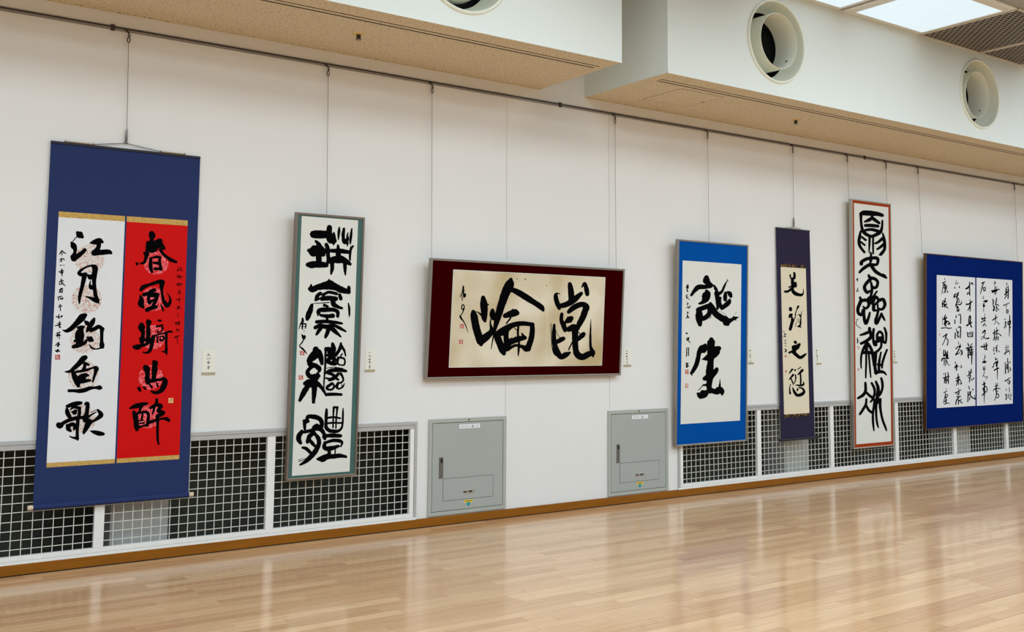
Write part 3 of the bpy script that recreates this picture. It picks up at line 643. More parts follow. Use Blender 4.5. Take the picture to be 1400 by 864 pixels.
F2C = [
 (412,304,10.8,[(180,175,100,270,178,100,370,180,100,420,190,90),(415,75,70,412,140,75,410,200,80,440,260,100,480,270,80),(480,150,22,485,220,44,480,280,60,475,330,20),(560,75,20,555,130,38,548,200,30,548,255,14),(630,95,35,620,160,45,620,240,45,645,290,66,680,250,46,680,190,25,690,150,14),(680,300,40,680,350,14),(745,95,20,735,180,35,725,270,32,722,320,18),(210,275,30,245,310,55,270,360,70,300,420,100,320,470,70),(110,415,50,150,425,130,230,420,140,300,430,120),(260,440,80,255,520,75,258,600,70),(95,625,60,140,625,90,220,620,85,300,625,80,365,630,70),(370,330,55,390,400,60,395,500,50,405,560,60),(400,415,40,500,420,56,600,425,60,700,440,50),(540,340,30,545,420,60,545,520,70,530,580,50),(740,370,35,725,420,35,718,500,32,718,555,26),(765,350,25,740,370,40),(400,580,66,470,550,84,560,550,100,640,570,70,720,615,45),(540,500,60,620,540,60,700,600,55),(455,590,55,455,680,50,440,760,28),(645,590,55,645,690,45,650,775,20),(590,490,5,650,520,6)]),
 (405,375,9.6,[(180,190,50,215,200,70,300,160,60,400,120,55,440,110,60,520,165,80,600,205,75,690,230,50),(430,75,26,440,110,60),(690,170,40,690,240,40),(195,140,25,190,200,50),(300,180,50,430,160,70,560,190,60),(260,330,40,280,280,46,320,250,40),(255,335,35,300,320,30),(350,270,36,430,235,35,530,255,38),(340,320,56,430,310,56,520,320,56),(570,270,40,585,320,46),(480,320,60,490,390,60,550,430,40,600,445,30),(210,385,8,300,378,10,430,370,14),(370,405,40,415,420,26),(290,500,50,310,470,54,390,465,56,480,465,46,540,490,46,545,550,40),(290,480,40,285,540,20),(320,535,35,400,550,46,480,545,56),(400,570,30,410,600,30),(270,625,45,380,620,45,500,630,40,600,645,28),(250,700,45,310,670,40,390,690,56,480,668,34,560,700,40,650,750,22),(330,690,50,300,740,45,265,790,28),(430,690,56,410,760,50,385,825,35),(440,690,60,510,750,50,585,820,20),(205,405,40,185,470,60,155,550,60,145,590,40),(685,380,14,695,440,28,698,520,22,696,560,8)]),
 (400,466,9.6,[(305,110,70,300,170,100,240,230,85,215,260,60),(345,140,60,370,220,60,385,300,40),(215,250,55,240,310,66,310,330,56,350,370,60,350,395,40),(290,320,40,230,360,42,195,410,50,220,460,60,290,480,70,340,460,50),(330,430,40,320,480,60),(290,480,90,285,560,75,285,650,60,280,740,50,270,810,30),(293,770,12,292,825,8),(160,560,45,220,535,60,190,610,64,140,690,60,95,780,40),(230,590,46,290,540,60),(300,540,60,370,600,45,410,660,35,440,720,20),(435,95,30,432,200,26,428,320,26,420,440,22,412,560,18,412,630,12),(525,40,40,535,100,60,525,180,56,550,250,56),(430,110,30,480,110,60,480,180,44,450,190,30),(520,200,56,460,260,50,500,290,50,560,300,46),(635,30,25,630,80,42,600,140,36,560,190,42),(640,70,36,680,130,28,695,200,16),(600,220,32,590,290,28,620,315,18,680,310,22,680,240,22,630,220,26),(650,170,18,620,220,18),(460,405,40,530,385,50,620,380,50,700,395,35),(440,360,8,540,345,10,660,360,8),(445,420,28,520,440,36,550,460,26,500,500,30,440,490,22),(600,430,34,550,490,36,480,520,26),(630,430,36,660,480,26,660,530,22,600,560,22),(540,470,36,600,510,26),(520,560,36,460,600,36,450,630,28,510,640,26,545,600,26,530,560,22),(600,550,32,580,600,36,610,630,22,660,600,22,680,560,12),(640,540,10,650,600,10),(445,705,40,540,700,38,640,705,32)]),
 (398,550,9.6,[(210,230,40,220,190,45,300,190,55,370,215,55,405,270,50,395,330,50),(175,245,45,178,300,40,180,360,28),(180,275,25,230,250,30),(300,330,50,340,300,40,370,320,30),(180,390,40,260,370,40,330,350,40,390,360,50,430,410,45,440,470,45),(140,385,50,105,440,60,100,490,55,125,535,40),(310,410,40,355,470,50,365,540,50,330,620,60,270,700,60,200,770,45,120,820,25),(300,400,50,240,450,54,215,520,45),(240,490,42,290,550,42,320,580,30),(150,595,30,200,610,42,250,660,40),(100,775,10,170,750,9,240,705,8),(95,755,6,160,735,5),(465,95,30,462,170,38,458,260,36,460,330,45,500,370,45,560,380,45,620,375,36,665,330,26,678,250,24,680,160,26,682,80,14),(560,70,28,556,130,22,553,200,20,550,330,20),(605,65,28,600,140,20,592,220,20,588,340,18),(560,65,28,610,65,28),(470,205,25,560,195,26,645,210,22),(470,275,24,560,270,24,670,272,22),(460,440,45,550,435,50,650,440,40),(430,450,45,450,490,20),(470,525,35,550,500,40,630,505,45,670,530,30,650,580,20),(445,530,40,435,590,50,480,610,56,560,595,50,620,575,36),(500,620,40,500,690,40),(580,610,16,575,680,16),(350,745,35,400,740,66,480,710,66,560,710,56,640,700,50,720,715,33),(400,770,30,440,755,40)])]
F2S = [(400,428,8.64,[(118,65,18,118,100,22,95,130,12,75,190,6),(100,130,10,155,130,14,150,180,10),(118,110,14,115,190,12),(105,160,6,150,155,6),(135,200,4,138,230,3)]),
 (400,428,8.64,[(110,255,12,125,280,22,145,270,16,140,300,16,115,300,10),(130,315,10,110,350,12,80,385,8),(80,390,8,110,415,16,140,445,14,170,485,5)])]
F3C = [
 (620,370,6.648,[(522,80,30,515,110,66,495,160,76,470,210,70,440,300,62,410,400,55,385,490,40,372,560,20),(370,560,14,355,640,10,342,710,6),(540,175,40,600,205,50,680,255,50,750,300,45,800,335,45,815,360,25),(180,375,35,185,410,55,200,490,60,220,570,60,245,640,60,250,668,36),(270,245,35,275,300,58,280,380,55,280,430,45,287,460,22),(195,372,6,225,380,10,255,405,20),(245,640,66,300,600,62,345,550,40,335,480,14,340,440,12),(355,360,30,355,400,50,365,435,35),(470,410,40,530,390,56,575,385,45),(535,355,14,570,365,26),(520,430,14,480,480,12),(440,560,62,480,530,56,540,495,42,620,480,38,720,490,33),(715,490,38,715,570,43,700,640,45,670,710,48,640,702,36),(440,540,40,400,590,54,420,660,54,450,730,56,458,752,36),(480,540,46,478,610,42,490,690,56),(590,505,18,585,570,18,595,650,18,592,720,18,588,775,8),(460,690,50,520,650,46,590,620,46,650,610,33),(490,720,28,560,680,22,620,690,28,680,710,46),(620,570,12,640,600,25),(548,515,7,580,545,6),(500,625,10,530,610,6),(578,74,8,580,75,8),(650,72,6,655,85,7),(315,308,14,318,309,12)]),
 (745,375,6.912,[(145,188,5,120,180,14,105,195,33,105,230,38,120,280,40,135,322,30),(235,92,35,245,150,48,250,210,50,250,240,50),(140,300,40,190,290,45,250,260,50,300,220,48,345,180,30),(350,120,12,375,86,28,390,130,38,400,188,36),(225,355,33,270,315,46,340,285,43,390,300,48,400,325,40),(390,310,50,365,390,52,330,460,48,310,500,40),(160,375,28,155,430,34,180,490,43,190,530,33),(200,450,30,230,430,56,250,415,40),(225,520,45,270,500,52,310,510,38),(88,478,22,85,560,34,90,640,37,110,720,48,150,780,46,200,760,46,235,740,20),(58,465,5,60,600,6,75,720,9,100,765,12),(110,640,35,150,620,40,175,607,35),(100,520,3,120,570,5,140,595,5),(270,620,12,235,690,12,225,715,10),(285,520,55,285,600,52,290,700,48,310,760,56,360,780,54,420,750,48,455,750,38),(310,620,28,350,580,43,365,565,38),(320,545,6,345,590,12),(452,740,44,432,680,24,430,580,18,433,480,10,435,425,4),(455,778,16,455,740,28),(17,107,8,18,108,8)])]
F3S = [(622,380,8.64,[(98,100,14,98,130,16,85,170,8,60,225,6),(90,160,10,110,150,10),(80,180,6,88,265,8),(100,170,14,112,220,20,125,190,12),(105,230,10,115,210,14)]),
 (622,380,8.64,[(85,320,10,78,355,10,95,370,12,110,345,10,100,315,10,85,320,9),(108,360,12,85,420,8,62,450,12),(62,450,16,75,480,16,100,510,10,130,570,8,155,645,3)])]
F4C = [
 (930,365,9.6,[(345,140,60,345,180,86,365,205,60,400,240,56),(405,245,50,330,260,50,240,265,55,190,310,45,145,370,30),(195,328,8,235,305,8),(345,315,40,350,340,84,335,410,86,300,460,50,250,480,26),(290,385,20,330,360,60),(220,560,30,245,600,80,250,680,80,260,755,50),(240,560,60,320,530,56,380,520,60,385,600,56,350,650,56,300,680,56),(440,240,22,470,290,36,480,330,36),(445,280,14,465,300,22),(470,340,45,490,410,56,500,480,56,488,550,28),(500,350,46,545,325,32,580,250,26,605,200,14,625,170,8),(610,160,6,630,185,6),(595,340,36,590,390,46,590,430,42),(625,330,30,650,350,56,665,385,40),(550,540,46,600,500,56,640,460,56,650,430,30),(530,400,22,522,470,33,545,540,46),(395,480,40,430,540,60,460,610,76,530,660,76,600,700,86,620,745,56),(600,730,76,680,690,43,720,670,38,765,660,10),(700,650,18,730,695,18),(500,575,4,560,600,4,610,640,4),(380,680,6,410,650,8),(715,620,4,740,590,3)]),
 (930,455,8.23,[(280,142,40,255,180,86,215,215,50,200,290,45,180,360,45,150,420,40,125,458,28,135,478,10),(350,75,46,350,100,76,345,160,75,345,230,76),(245,298,8,300,285,56,370,240,86,420,185,76,435,175,50),(345,250,80,340,330,60,335,400,70,330,470,76,330,540,60),(275,515,45,330,490,76,390,440,56,410,410,42),(330,540,60,325,600,55,335,660,46),(255,590,16,300,585,28),(200,685,30,225,700,76,280,680,76,300,660,40),(205,645,8,250,600,9),(330,640,56,390,660,56,440,650,84,470,670,56,470,700,16),(445,600,25,447,550,12,448,525,6)])]
F4S = [(930,380,14.4,[(150,135,16,130,170,24,160,180,12),(160,140,8,165,180,10),(130,200,22,150,200,22),(135,235,20,145,265,20),(110,345,8,160,320,8),(130,340,12,125,385,14),(110,360,8,150,400,10,180,425,10),(160,370,8,125,405,8),(140,490,14,150,510,18,130,530,8),(118,585,12,122,590,12),(150,550,10,155,590,16,185,580,16,195,550,14),(145,675,22,150,690,22),(140,720,14,145,760,20),(115,795,10,145,770,20,175,785,14)]),
 (930,440,8.64,[(75,135,16,80,138,14),(80,185,5,75,215,7),(95,185,10,85,220,8),(90,210,8,115,245,7),(105,185,6,95,225,6),(75,310,7,75,410,8),(100,310,7,100,400,7),(75,310,6,100,310,10),(80,335,6,98,335,6),(80,360,6,98,360,6),(75,385,5,100,385,6),(75,490,16,80,500,14),(62,515,7,100,520,10),(75,535,14,85,525,14),(95,490,8,80,510,8)])]
S5C = [
 (1060,365,9.095,[(185,100,20,190,140,14),(235,75,25,240,110,28,235,140,30),(210,145,26,215,190,38,225,240,42),(250,200,30,255,240,28),(172,252,20,210,230,14),(200,260,16,170,290,18),(115,305,20,150,305,28,185,290,20),(230,220,42,212,275,34,240,325,42,290,345,35,330,345,28,348,320,14,350,270,5),(205,145,24,240,135,20)]),
 (1060,365,9.095,[(188,515,36,190,532,36),(175,625,20,190,600,40,205,590,25),(205,620,20,210,670,30,200,720,35,185,775,33),(210,690,30,235,650,14,255,590,8,245,560,6),(285,490,25,265,540,10,245,600,8),(275,495,8,250,580,5),(260,680,6,250,740,6),(280,600,5,300,590,12,310,610,20),(270,640,4,285,690,4),(330,550,6,318,620,12,315,680,18,310,720,20,285,735,12),(315,745,18,280,740,14),(290,640,5,295,690,6)]),
 (1060,450,8.64,[(235,153,34,240,158,32),(285,180,30,250,215,54,215,215,46,230,240,46),(160,275,16,200,265,28,225,255,40),(165,290,10,175,280,10),(210,265,38,250,305,38,295,335,35,340,310,28,372,284,6)]),
 (1060,450,8.64,[(200,475,22,165,520,12),(210,540,25,165,595,12),(185,580,14,205,630,14,215,660,8),(232,480,18,235,490,16),(235,540,14,240,560,14,235,620,10,220,640,10),(250,570,8,225,635,10),(300,450,12,265,475,10),(320,485,30,270,535,16),(295,510,16,300,580,18,300,650,18),(245,660,12,300,665,22,335,650,20,330,620,8),(180,650,8,170,700,12,175,760,22),(205,690,10,225,740,28,260,780,32,310,770,36,340,740,28,320,700,20,280,690,14),(265,700,14,260,720,22)])]
S5S = [(1060,450,8.64,[(95,20,5,105,35,6),(105,55,8,125,60,8),(100,85,8,125,90,6),(120,60,6,105,90,6),(118,130,10,120,140,8),(105,165,6,130,165,6),(120,185,5,120,205,5),(110,240,6,135,245,6),(120,235,8,130,270,8),(110,270,6,125,255,8)])]
F6C = [
 (1160,280,10.8,[(180,130,40,230,120,66,330,125,66,430,135,56,500,155,46),(185,140,45,185,230,34,195,320,38,215,390,46,270,440,46,340,465,42,410,440,46,470,400,46,495,330,33,500,235,26),(240,250,25,300,225,46,350,200,46,400,230,46,455,270,36),(350,160,38,350,200,38),(250,305,42,330,305,46,435,315,42),(250,375,36,340,365,40,440,390,42),(180,390,28,165,470,40,155,550,42,175,620,38,235,700,33),(190,470,28,255,520,33),(185,550,28,240,595,28),(505,420,22,525,500,40,535,580,42,530,660,42,480,728,42,462,740,28),(500,500,44,440,550,36,395,570,28),(530,570,36,470,625,36,425,655,28),(312,480,34,310,580,30,303,700,18),(365,480,28,363,580,28,365,720,24)]),
 (1160,345,8.234,[(250,5,22,255,50,25,250,100,30),(145,130,38,150,105,34,220,70,34,320,65,34,330,110,30,310,140,28,240,140,34,170,180,34,125,225,24),(245,130,34,300,210,36,360,250,33,425,285,24),(385,250,24,410,265,28)]),
 (1160,345,8.234,[(228,258,26,245,285,34,300,300,33,330,340,30,310,395,30,270,390,30,250,350,14),(250,300,38,200,350,34,180,400,34,210,450,34,245,430,20),(255,340,25,265,420,28,250,500,28,240,560,38),(130,508,25,150,540,34,210,540,34,230,590,30,200,630,26,165,610,18),(140,550,38,110,620,34,110,680,34,150,700,34,160,650,24),(175,640,28,175,720,32,195,800,34,225,740,28,240,680,22),(235,520,46,260,560,54),(320,440,20,270,510,22),(270,560,46,300,500,36,340,540,30,310,580,28),(350,540,34,390,530,34,410,590,34,380,640,28,335,630,24,330,590,18),(285,590,38,285,650,32,325,650,20),(340,640,25,320,720,28,305,760,28,315,800,34,350,740,28,370,690,22),(370,690,25,395,740,25,410,765,16)]),
 (1160,440,10.8,[(310,95,42,320,150,46,345,200,54),(175,195,25,240,175,38,320,140,42),(185,320,36,250,290,42,310,250,46,345,200,46),(265,310,28,220,400,34,190,500,30,185,600,26,188,685,18),(280,320,46,330,390,42,355,470,42,365,560,33,375,650,26),(220,455,42,280,450,46,340,460,38),(265,330,44,265,430,44),(262,480,28,262,600,28,258,720,26,255,825,22),(300,480,28,310,600,26,320,720,26,330,820,18),(372,108,34,365,200,34,370,280,38,390,335,46,410,340,38),(425,260,36,425,190,34,460,145,36,500,180,34,510,260,36),(425,235,40,508,235,40),(400,300,46,470,270,54,540,310,34),(530,88,28,555,160,34,558,240,30,550,310,28),(485,310,32,480,370,32,430,430,34,380,460,34),(400,460,44,398,560,40,390,650,40,400,720,46,410,765,35),(480,450,24,460,550,32,450,650,36,450,720,34),(570,412,27,530,510,32,500,610,32,495,680,25),(435,630,36,500,640,33),(400,750,46,480,735,42,530,750,34,560,785,18)]),
 (1160,510,9.6,[(222,128,28,225,180,34,222,240,34,190,290,38,125,330,28),(230,250,28,270,290,32,310,320,34),(305,132,28,335,190,32,345,250,30,325,330,30,290,380,22),(360,112,28,385,180,38,390,240,42,378,320,42,370,400,38),(430,68,28,445,130,32,445,200,30,420,270,30,390,310,28),(235,342,26,228,410,30,190,480,32,150,540,28),(235,430,30,270,490,32,320,525,34),(345,350,30,335,430,30,322,520,28,322,640,28,335,755,18),(370,350,32,362,450,32,365,560,27,375,650,27,392,715,18),(415,345,38,415,420,34,425,510,30,450,620,28,480,700,27,500,755,18)])]
F6S = [(1160,365,5.574,[(62,90,4,72,100,5),(70,85,4,68,110,4),(62,98,4,70,98,4)]),(1160,365,5.574,[(72,160,4,62,190,4),(68,172,4,76,185,5)]),(1160,365,5.574,[(62,400,3,78,395,3),(66,400,3,60,440,4,98,470,3)]),(1160,365,5.574,[(68,540,5,70,580,5),(64,555,4,78,560,4),(66,575,5,76,570,4)])]
A_, B_, C_ = (1278,374,14.4), (1278,430,12.35), (1278,495,13.3)
D__, E_, G_ = (1333,378,13.93), (1333,435,13.3), (1333,495,13.3)
F7A = [
 (*A_,[(193,105,16,197,108,16),(150,190,14,210,155,16),(175,200,16,160,290,12,135,400,8),(180,230,18,235,240,14),(200,200,16,205,300,20,205,370,16),(180,280,14,235,275,14),(235,250,12,230,310,12),(175,375,14,185,370,14),(245,345,16,255,365,18)]),
 (*A_,[(150,560,16,150,660,14),(160,530,14,185,560,14,160,600,14),(210,490,16,195,560,16,225,550,14),(150,610,12,240,600,16),(190,600,18,195,660,16),(215,620,16,225,660,14),(240,660,14,255,680,16),(155,650,14,190,640,12)]),
 (*A_,[(430,135,8,410,195,8,425,210,8,460,185,14),(395,270,16,395,290,14),(483,255,16,485,280,14)]),
 (*A_,[(465,370,18,450,440,20),(380,470,20,395,410,18,460,400,14),(400,450,18,440,440,18,425,490,16),(460,480,18,440,540,18,410,640,14),(430,560,14,480,560,12,475,500,10),(450,600,14,500,610,18,530,570,14,520,540,8),(430,600,14,440,650,16,455,650,16),(430,670,20,470,665,12),(450,680,16,440,740,16,480,720,20),(470,690,12,470,745,12)]),
 (*A_,[(685,165,12,685,290,16,690,430,14),(610,300,20,650,280,24,690,220,12),(640,410,16,655,375,14,690,410,16),(720,180,14,750,210,16),(740,175,10,755,225,10),(700,215,10,730,185,10)]),
 (*A_,[(690,515,12,700,570,14),(625,605,24,670,600,20,735,550,18),(705,590,18,680,670,16,650,725,12),(700,600,16,695,740,14),(670,680,10,700,690,14)]),
 (*B_,[(180,10,14,160,70,16,200,50,18),(150,80,20,190,60,16),(180,80,18,170,160,20,190,190,18),(195,110,18,160,160,16),(190,150,14,220,110,12,250,160,18,215,160,10),(130,40,6,130,180,5),(115,230,14,190,222,12,235,235,14,285,225,10)]),
 (*B_,[(140,375,14,175,350,12,205,325,14),(185,350,10,165,440,10,130,515,10),(205,330,12,195,400,8,225,440,12,210,520,12),(190,390,8,225,430,10)]),
 (*B_,[(155,600,14,150,680,14,180,660,14,180,610,12),(115,780,16,140,740,18,235,740,14),(190,640,14,200,720,16,220,690,14),(215,620,12,215,740,18),(150,700,16,200,690,14),(160,760,14,160,860,10),(190,760,14,185,860,10),(205,780,10,220,830,10,255,862,8)]),
 (*B_,[(340,90,12,340,150,14),(360,20,14,360,55,12),(400,10,12,435,5,12,435,150,14)]),
 (*B_,[(345,310,14,345,400,16),(365,240,10,370,280,12),(400,220,14,435,215,14,430,395,14),(375,300,14,400,290,14,385,330,14),(400,300,10,375,340,10),(380,350,14,400,370,16,385,385,12)]),
 (*B_,[(402,460,8,400,500,8),(355,580,14,390,545,12,435,530,12,430,560,10),(435,495,8,400,600,14,360,680,18),(355,670,18,400,660,10,440,620,8),(420,600,8,455,610,14,460,660,18,445,680,14)]),
 (*C_,[(378,0,12,368,20,14),(400,40,14,365,105,18),(400,50,18,395,150,16),(375,90,16,435,75,12),(470,60,10,490,85,12,470,105,10)]),
 (*B_,[(590,20,14,575,80,14,575,140,14),(600,20,12,605,60,14,595,150,16),(575,60,10,605,55,10),(575,100,8,605,95,8),(540,185,20,580,160,16,625,130,14),(600,160,16,620,215,14),(590,150,12,550,190,12)]),
 (*B_,[(550,300,12,560,370,16),(560,330,12,600,305,10,640,300,12,635,375,14),(600,310,8,590,345,8),(620,320,10,610,355,8),(565,375,12,630,370,12)]),
 (*B_,[(560,490,14,575,530,16),(630,490,10,600,540,12),(540,570,20,590,560,18,645,540,10),(570,570,18,565,680,16,570,740,14),(590,590,14,600,680,16),(620,560,14,625,700,16,625,840,10),(545,600,12,645,590,14),(600,640,12,650,630,14),(555,690,14,645,665,14)]),
 (*C_,[(165,215,16,170,220,12),(145,295,12,190,280,16,260,260,14),(195,190,8,195,260,14),(180,300,14,175,380,14),(205,270,18,205,390,14),(190,320,10,215,310,12),(240,190,14,245,280,16,245,385,14),(225,320,12,230,340,10),(190,350,8,215,345,8)]),
 (*C_,[(205,485,12,210,486,10),(165,550,14,190,545,12,220,520,12),(195,560,10,180,650,10,155,750,8),(190,600,10,230,590,12,225,630,12),(200,620,12,200,680,12),(190,650,10,225,640,10),(170,700,14,180,720,12,215,690,14),(205,680,14,205,745,14),(180,765,14,225,745,12,265,752,10)]),
 (*C_,[(425,220,14,425,260,14),(385,300,12,430,275,18,450,270,14),(430,290,18,415,340,18),(385,345,14,455,310,16),(415,350,14,390,430,10),(430,345,14,430,410,14),(455,330,14,485,370,12,480,400,16,460,385,10)]),
 (*C_,[(430,490,16,435,492,14),(370,560,16,410,545,14,470,505,14),(440,545,16,435,600,14),(405,560,12,410,600,10),(400,630,14,450,630,16,475,620,10),(430,650,18,395,700,16,380,775,12),(430,690,14,430,765,14),(440,690,12,495,745,14),(480,680,14,450,710,10)]),
 (*C_,[(625,160,14,620,240,14,590,250,12),(665,130,14,650,190,14),(640,200,12,680,180,12),(650,210,14,640,260,12,660,250,12),(600,280,8,630,290,14,630,365,12),(670,320,20,680,330,14),(700,290,16,710,310,14),(640,270,10,655,300,10)]),
 (*C_,[(615,435,10,630,490,14),(690,490,14,695,505,18),(605,540,14,605,640,14,600,720,14),(605,610,14,650,570,16),(640,540,18,645,600,16,690,650,14,735,675,14),(635,640,12,635,690,12),(665,620,10,665,650,10),(720,600,6,730,660,12),(640,560,12,660,540,14)])]
F7B = [
 (*D__,[(130,130,18,180,105,18),(160,130,14,130,220,14,105,330,10),(155,220,14,165,270,14,195,265,16),(155,215,14,195,210,14,190,265,14)]),
 (*D__,[(160,375,8,150,410,10),(150,420,10,170,415,8),(190,480,22,235,460,16,210,495,12),(155,480,10,190,460,12,225,455,14),(170,510,16,165,575,24,190,550,10),(165,600,8,165,675,8)]),
 (*D__,[(185,715,10,190,740,10),(130,790,16,150,820,16),(130,810,18,205,790,12),(180,770,14,185,850,16),(150,850,12,200,840,10),(115,875,14,180,835,14),(150,945,12,180,915,14),(205,930,16,215,940,12),(185,890,14,165,920,12)]),
 (*E_,[(140,265,18,180,220,18,180,280,12,150,360,10,110,380,8),(115,340,8,150,330,8),(160,340,10,195,370,14,250,365,20)]),
 (*E_,[(110,515,18,160,520,18,230,490,14),(205,450,14,205,530,18,215,575,14),(165,470,12,175,560,14,215,570,16)]),
 (*E_,[(175,670,8,185,700,12,165,750,10),(140,800,16,170,785,14,205,785,12),(165,760,10,170,810,14),(140,805,14,195,805,16)]),
 (*G_,[(150,80,8,155,140,14),(180,75,10,175,140,10),(155,130,14,185,130,12),(170,150,8,165,210,8,140,270,8),(150,235,6,185,270,8,225,270,10,190,325,5)]),
 (*G_,[(165,360,16,165,410,16),(135,410,14,190,390,14),(170,400,18,170,520,18,170,750,6),(140,490,14,195,440,12,220,490,12,210,540,10,160,570,10),(150,500,12,170,560,18,130,605,14),(160,540,14,190,530,14)]),
 (*D__,[(380,90,12,365,160,10),(395,120,14,380,130,12),(380,190,10,375,260,12),(320,275,20,390,260,20,460,245,16),(400,190,10,410,260,14),(330,300,18,370,290,16,420,270,12),(370,310,10,390,340,12),(410,270,10,390,335,12)]),
 (*D__,[(335,430,12,350,470,18,345,520,16),(410,410,14,405,480,16),(345,540,14,360,600,14,345,650,14),(360,560,14,380,600,12),(390,520,14,450,550,14),(410,560,14,415,660,12),(380,620,14,350,660,10),(430,600,10,455,640,12),(400,470,14,390,540,14),(395,660,10,425,655,10)]),
 (*D__,[(395,730,12,390,790,14),(340,830,18,380,800,16,430,770,10),(395,790,12,392,870,10,360,912,8),(415,865,8,460,905,14)]),
 (*E_,[(395,165,8,395,220,10),(330,270,18,370,260,14),(355,205,10,355,340,14,330,400,10),(375,240,14,430,220,12),(400,210,14,395,290,16),(400,300,8,430,280,12,475,320,14),(365,340,12,365,420,8),(395,320,14,390,395,12),(425,330,10,420,395,14),(395,360,8,420,350,8),(340,300,10,380,290,10)]),
 (*E_,[(345,530,12,340,600,12),(375,545,10,405,495,14),(380,550,12,405,540,12),(395,560,12,395,620,10),(350,640,14,355,655,12),(430,600,12,445,610,12),(375,590,10,410,580,10)]),
 (*G_,[(375,-88,8,375,-40,16),(380,-48,14,410,-58,10),(340,42,16,380,2,16,420,2,18),(410,-28,14,400,62,16),(340,70,16,315,100,12),(390,5,16,395,80,20),(350,150,18,400,120,16,435,110,14),(405,100,14,407,200,12,407,320,6)]),
 (*G_,[(380,380,8,385,430,10),(415,380,8,400,430,10,430,430,8),(370,440,14,390,430,14),(330,525,8,355,490,14,390,490,14),(385,440,16,385,550,16),(400,480,14,440,480,12,460,490,8),(370,500,8,420,540,10),(395,560,16,380,630,12,355,700,8),(405,580,14,430,590,12,425,640,12,395,650,14)]),
 (*D__,[(610,120,10,600,165,12),(630,170,8,635,260,14,630,420,16),(595,220,14,590,300,18),(600,200,8,635,210,12),(600,250,10,630,250,12),(570,350,20,610,300,20,650,260,10),(610,350,16,565,420,12)]),
 (*D__,[(545,550,16,590,530,12,655,500,10),(605,540,10,590,590,8),(600,620,10,600,700,12),(605,640,12,630,640,14,625,700,14),(600,670,8,625,670,8)]),
 (*E_,[(545,20,16,550,28,14),(555,60,12,560,110,14,530,180,12),(540,90,12,570,70,10),(570,140,8,565,180,6),(600,60,14,605,120,18),(630,-60,10,630,110,16,622,330,8),(600,70,10,645,50,14,640,110,12),(640,160,12,645,170,10)]),
 (*E_,[(570,480,6,565,540,8),(600,490,6,600,530,8),(540,545,8,610,520,8),(570,560,10,560,620,10),(530,650,12,570,620,14,630,590,10),(600,550,8,600,610,12),(630,600,8,630,660,8),(550,580,6,590,570,6),(560,640,8,555,670,6)]),
 (*G_,[(595,-68,12,595,2,14),(550,10,12,555,205,16),(580,40,12,580,120,16),(600,5,14,605,190,14),(630,-5,14,640,12,14),(630,90,8,645,130,14,635,175,8)]),
 (*G_,[(545,345,16,590,320,14,635,285,10),(600,330,8,595,380,8),(610,340,8,635,345,14,620,405,14),(600,385,8,625,375,8)]),
 (*G_,[(565,490,8,570,515,10),(620,460,8,625,500,10,630,545,10),(560,580,14,570,600,10,570,680,14),(550,610,10,580,590,8),(550,670,8,580,650,8),(610,580,8,600,630,10,630,650,8),(640,570,8,660,600,8,645,640,10),(620,600,8,640,610,10),(630,660,10,650,680,14)])]
CARD_INK = [
 [(265,470,17.28,[(345,215,8,345,260,20),(315,290,10,340,255,12),(350,255,12,380,290,14),(315,330,8,320,375,8),(340,350,10,395,350,12),(350,330,8,355,350,8),(305,440,12,385,440,14),(345,400,10,345,485,12),(330,420,8,360,420,8),(330,460,10,360,465,10),(320,540,8,390,545,10),(345,515,10,340,590,10),(320,600,8,350,570,8,360,600,8),(330,560,10,360,555,10)])],
 [(480,440,9.6,[(238,412,5,248,400,6),(235,405,4,240,412,5),(230,450,7,240,445,6),(245,440,5,250,460,7),(255,450,5,266,458,5),(232,480,5,234,500,7),(245,482,6,244,505,7),(256,485,4,254,500,5),(230,527,6,256,522,6),(243,520,5,244,548,6),(236,538,5,254,536,5),(240,568,6,244,582,6),(234,585,5,254,580,5),(242,590,7,240,610,8),(250,592,5,248,604,5)])],
 [(840,460,17.28,[(285,330,8,282,358,12),(285,345,8,308,350,8),(270,403,12,315,403,14),(285,390,8,300,415,8),(280,455,12,284,485,14),(300,455,10,300,485,12),(315,460,5,315,480,6),(275,525,12,312,522,12),(296,515,8,300,570,9),(298,590,10,302,610,9),(290,610,8,312,610,8),(300,625,12,302,655,12)])],
 [(1010,460,17.28,[(267,312,10,267,335,16),(248,340,10,286,340,12),(262,380,8,270,390,8),(262,405,8,274,410,9),(258,435,14,280,435,14),(258,460,14,282,462,12),(265,485,8,262,512,8),(280,485,8,285,515,10),(268,560,4,272,580,6),(285,560,6,288,600,7),(270,600,7,290,600,7)])],
 [(1105,460,17.28,[(200,312,10,200,335,16),(190,345,10,214,335,10),(200,380,8,200,402,8),(192,388,6,208,388,7),(195,435,12,220,440,12),(200,455,12,215,465,12),(225,455,6,228,468,6),(200,490,9,220,488,9),(215,500,7,218,560,7),(210,540,6,222,542,6),(216,575,12,214,592,12)])],
 [(1210,460,17.28,[(215,335,10,212,370,10),(228,345,6,226,365,7),(212,425,12,235,405,12),(225,425,10,220,432,8),(218,465,10,220,495,10),(232,460,9,234,495,10),(222,545,7,228,565,9),(236,535,8,234,560,9)])]]

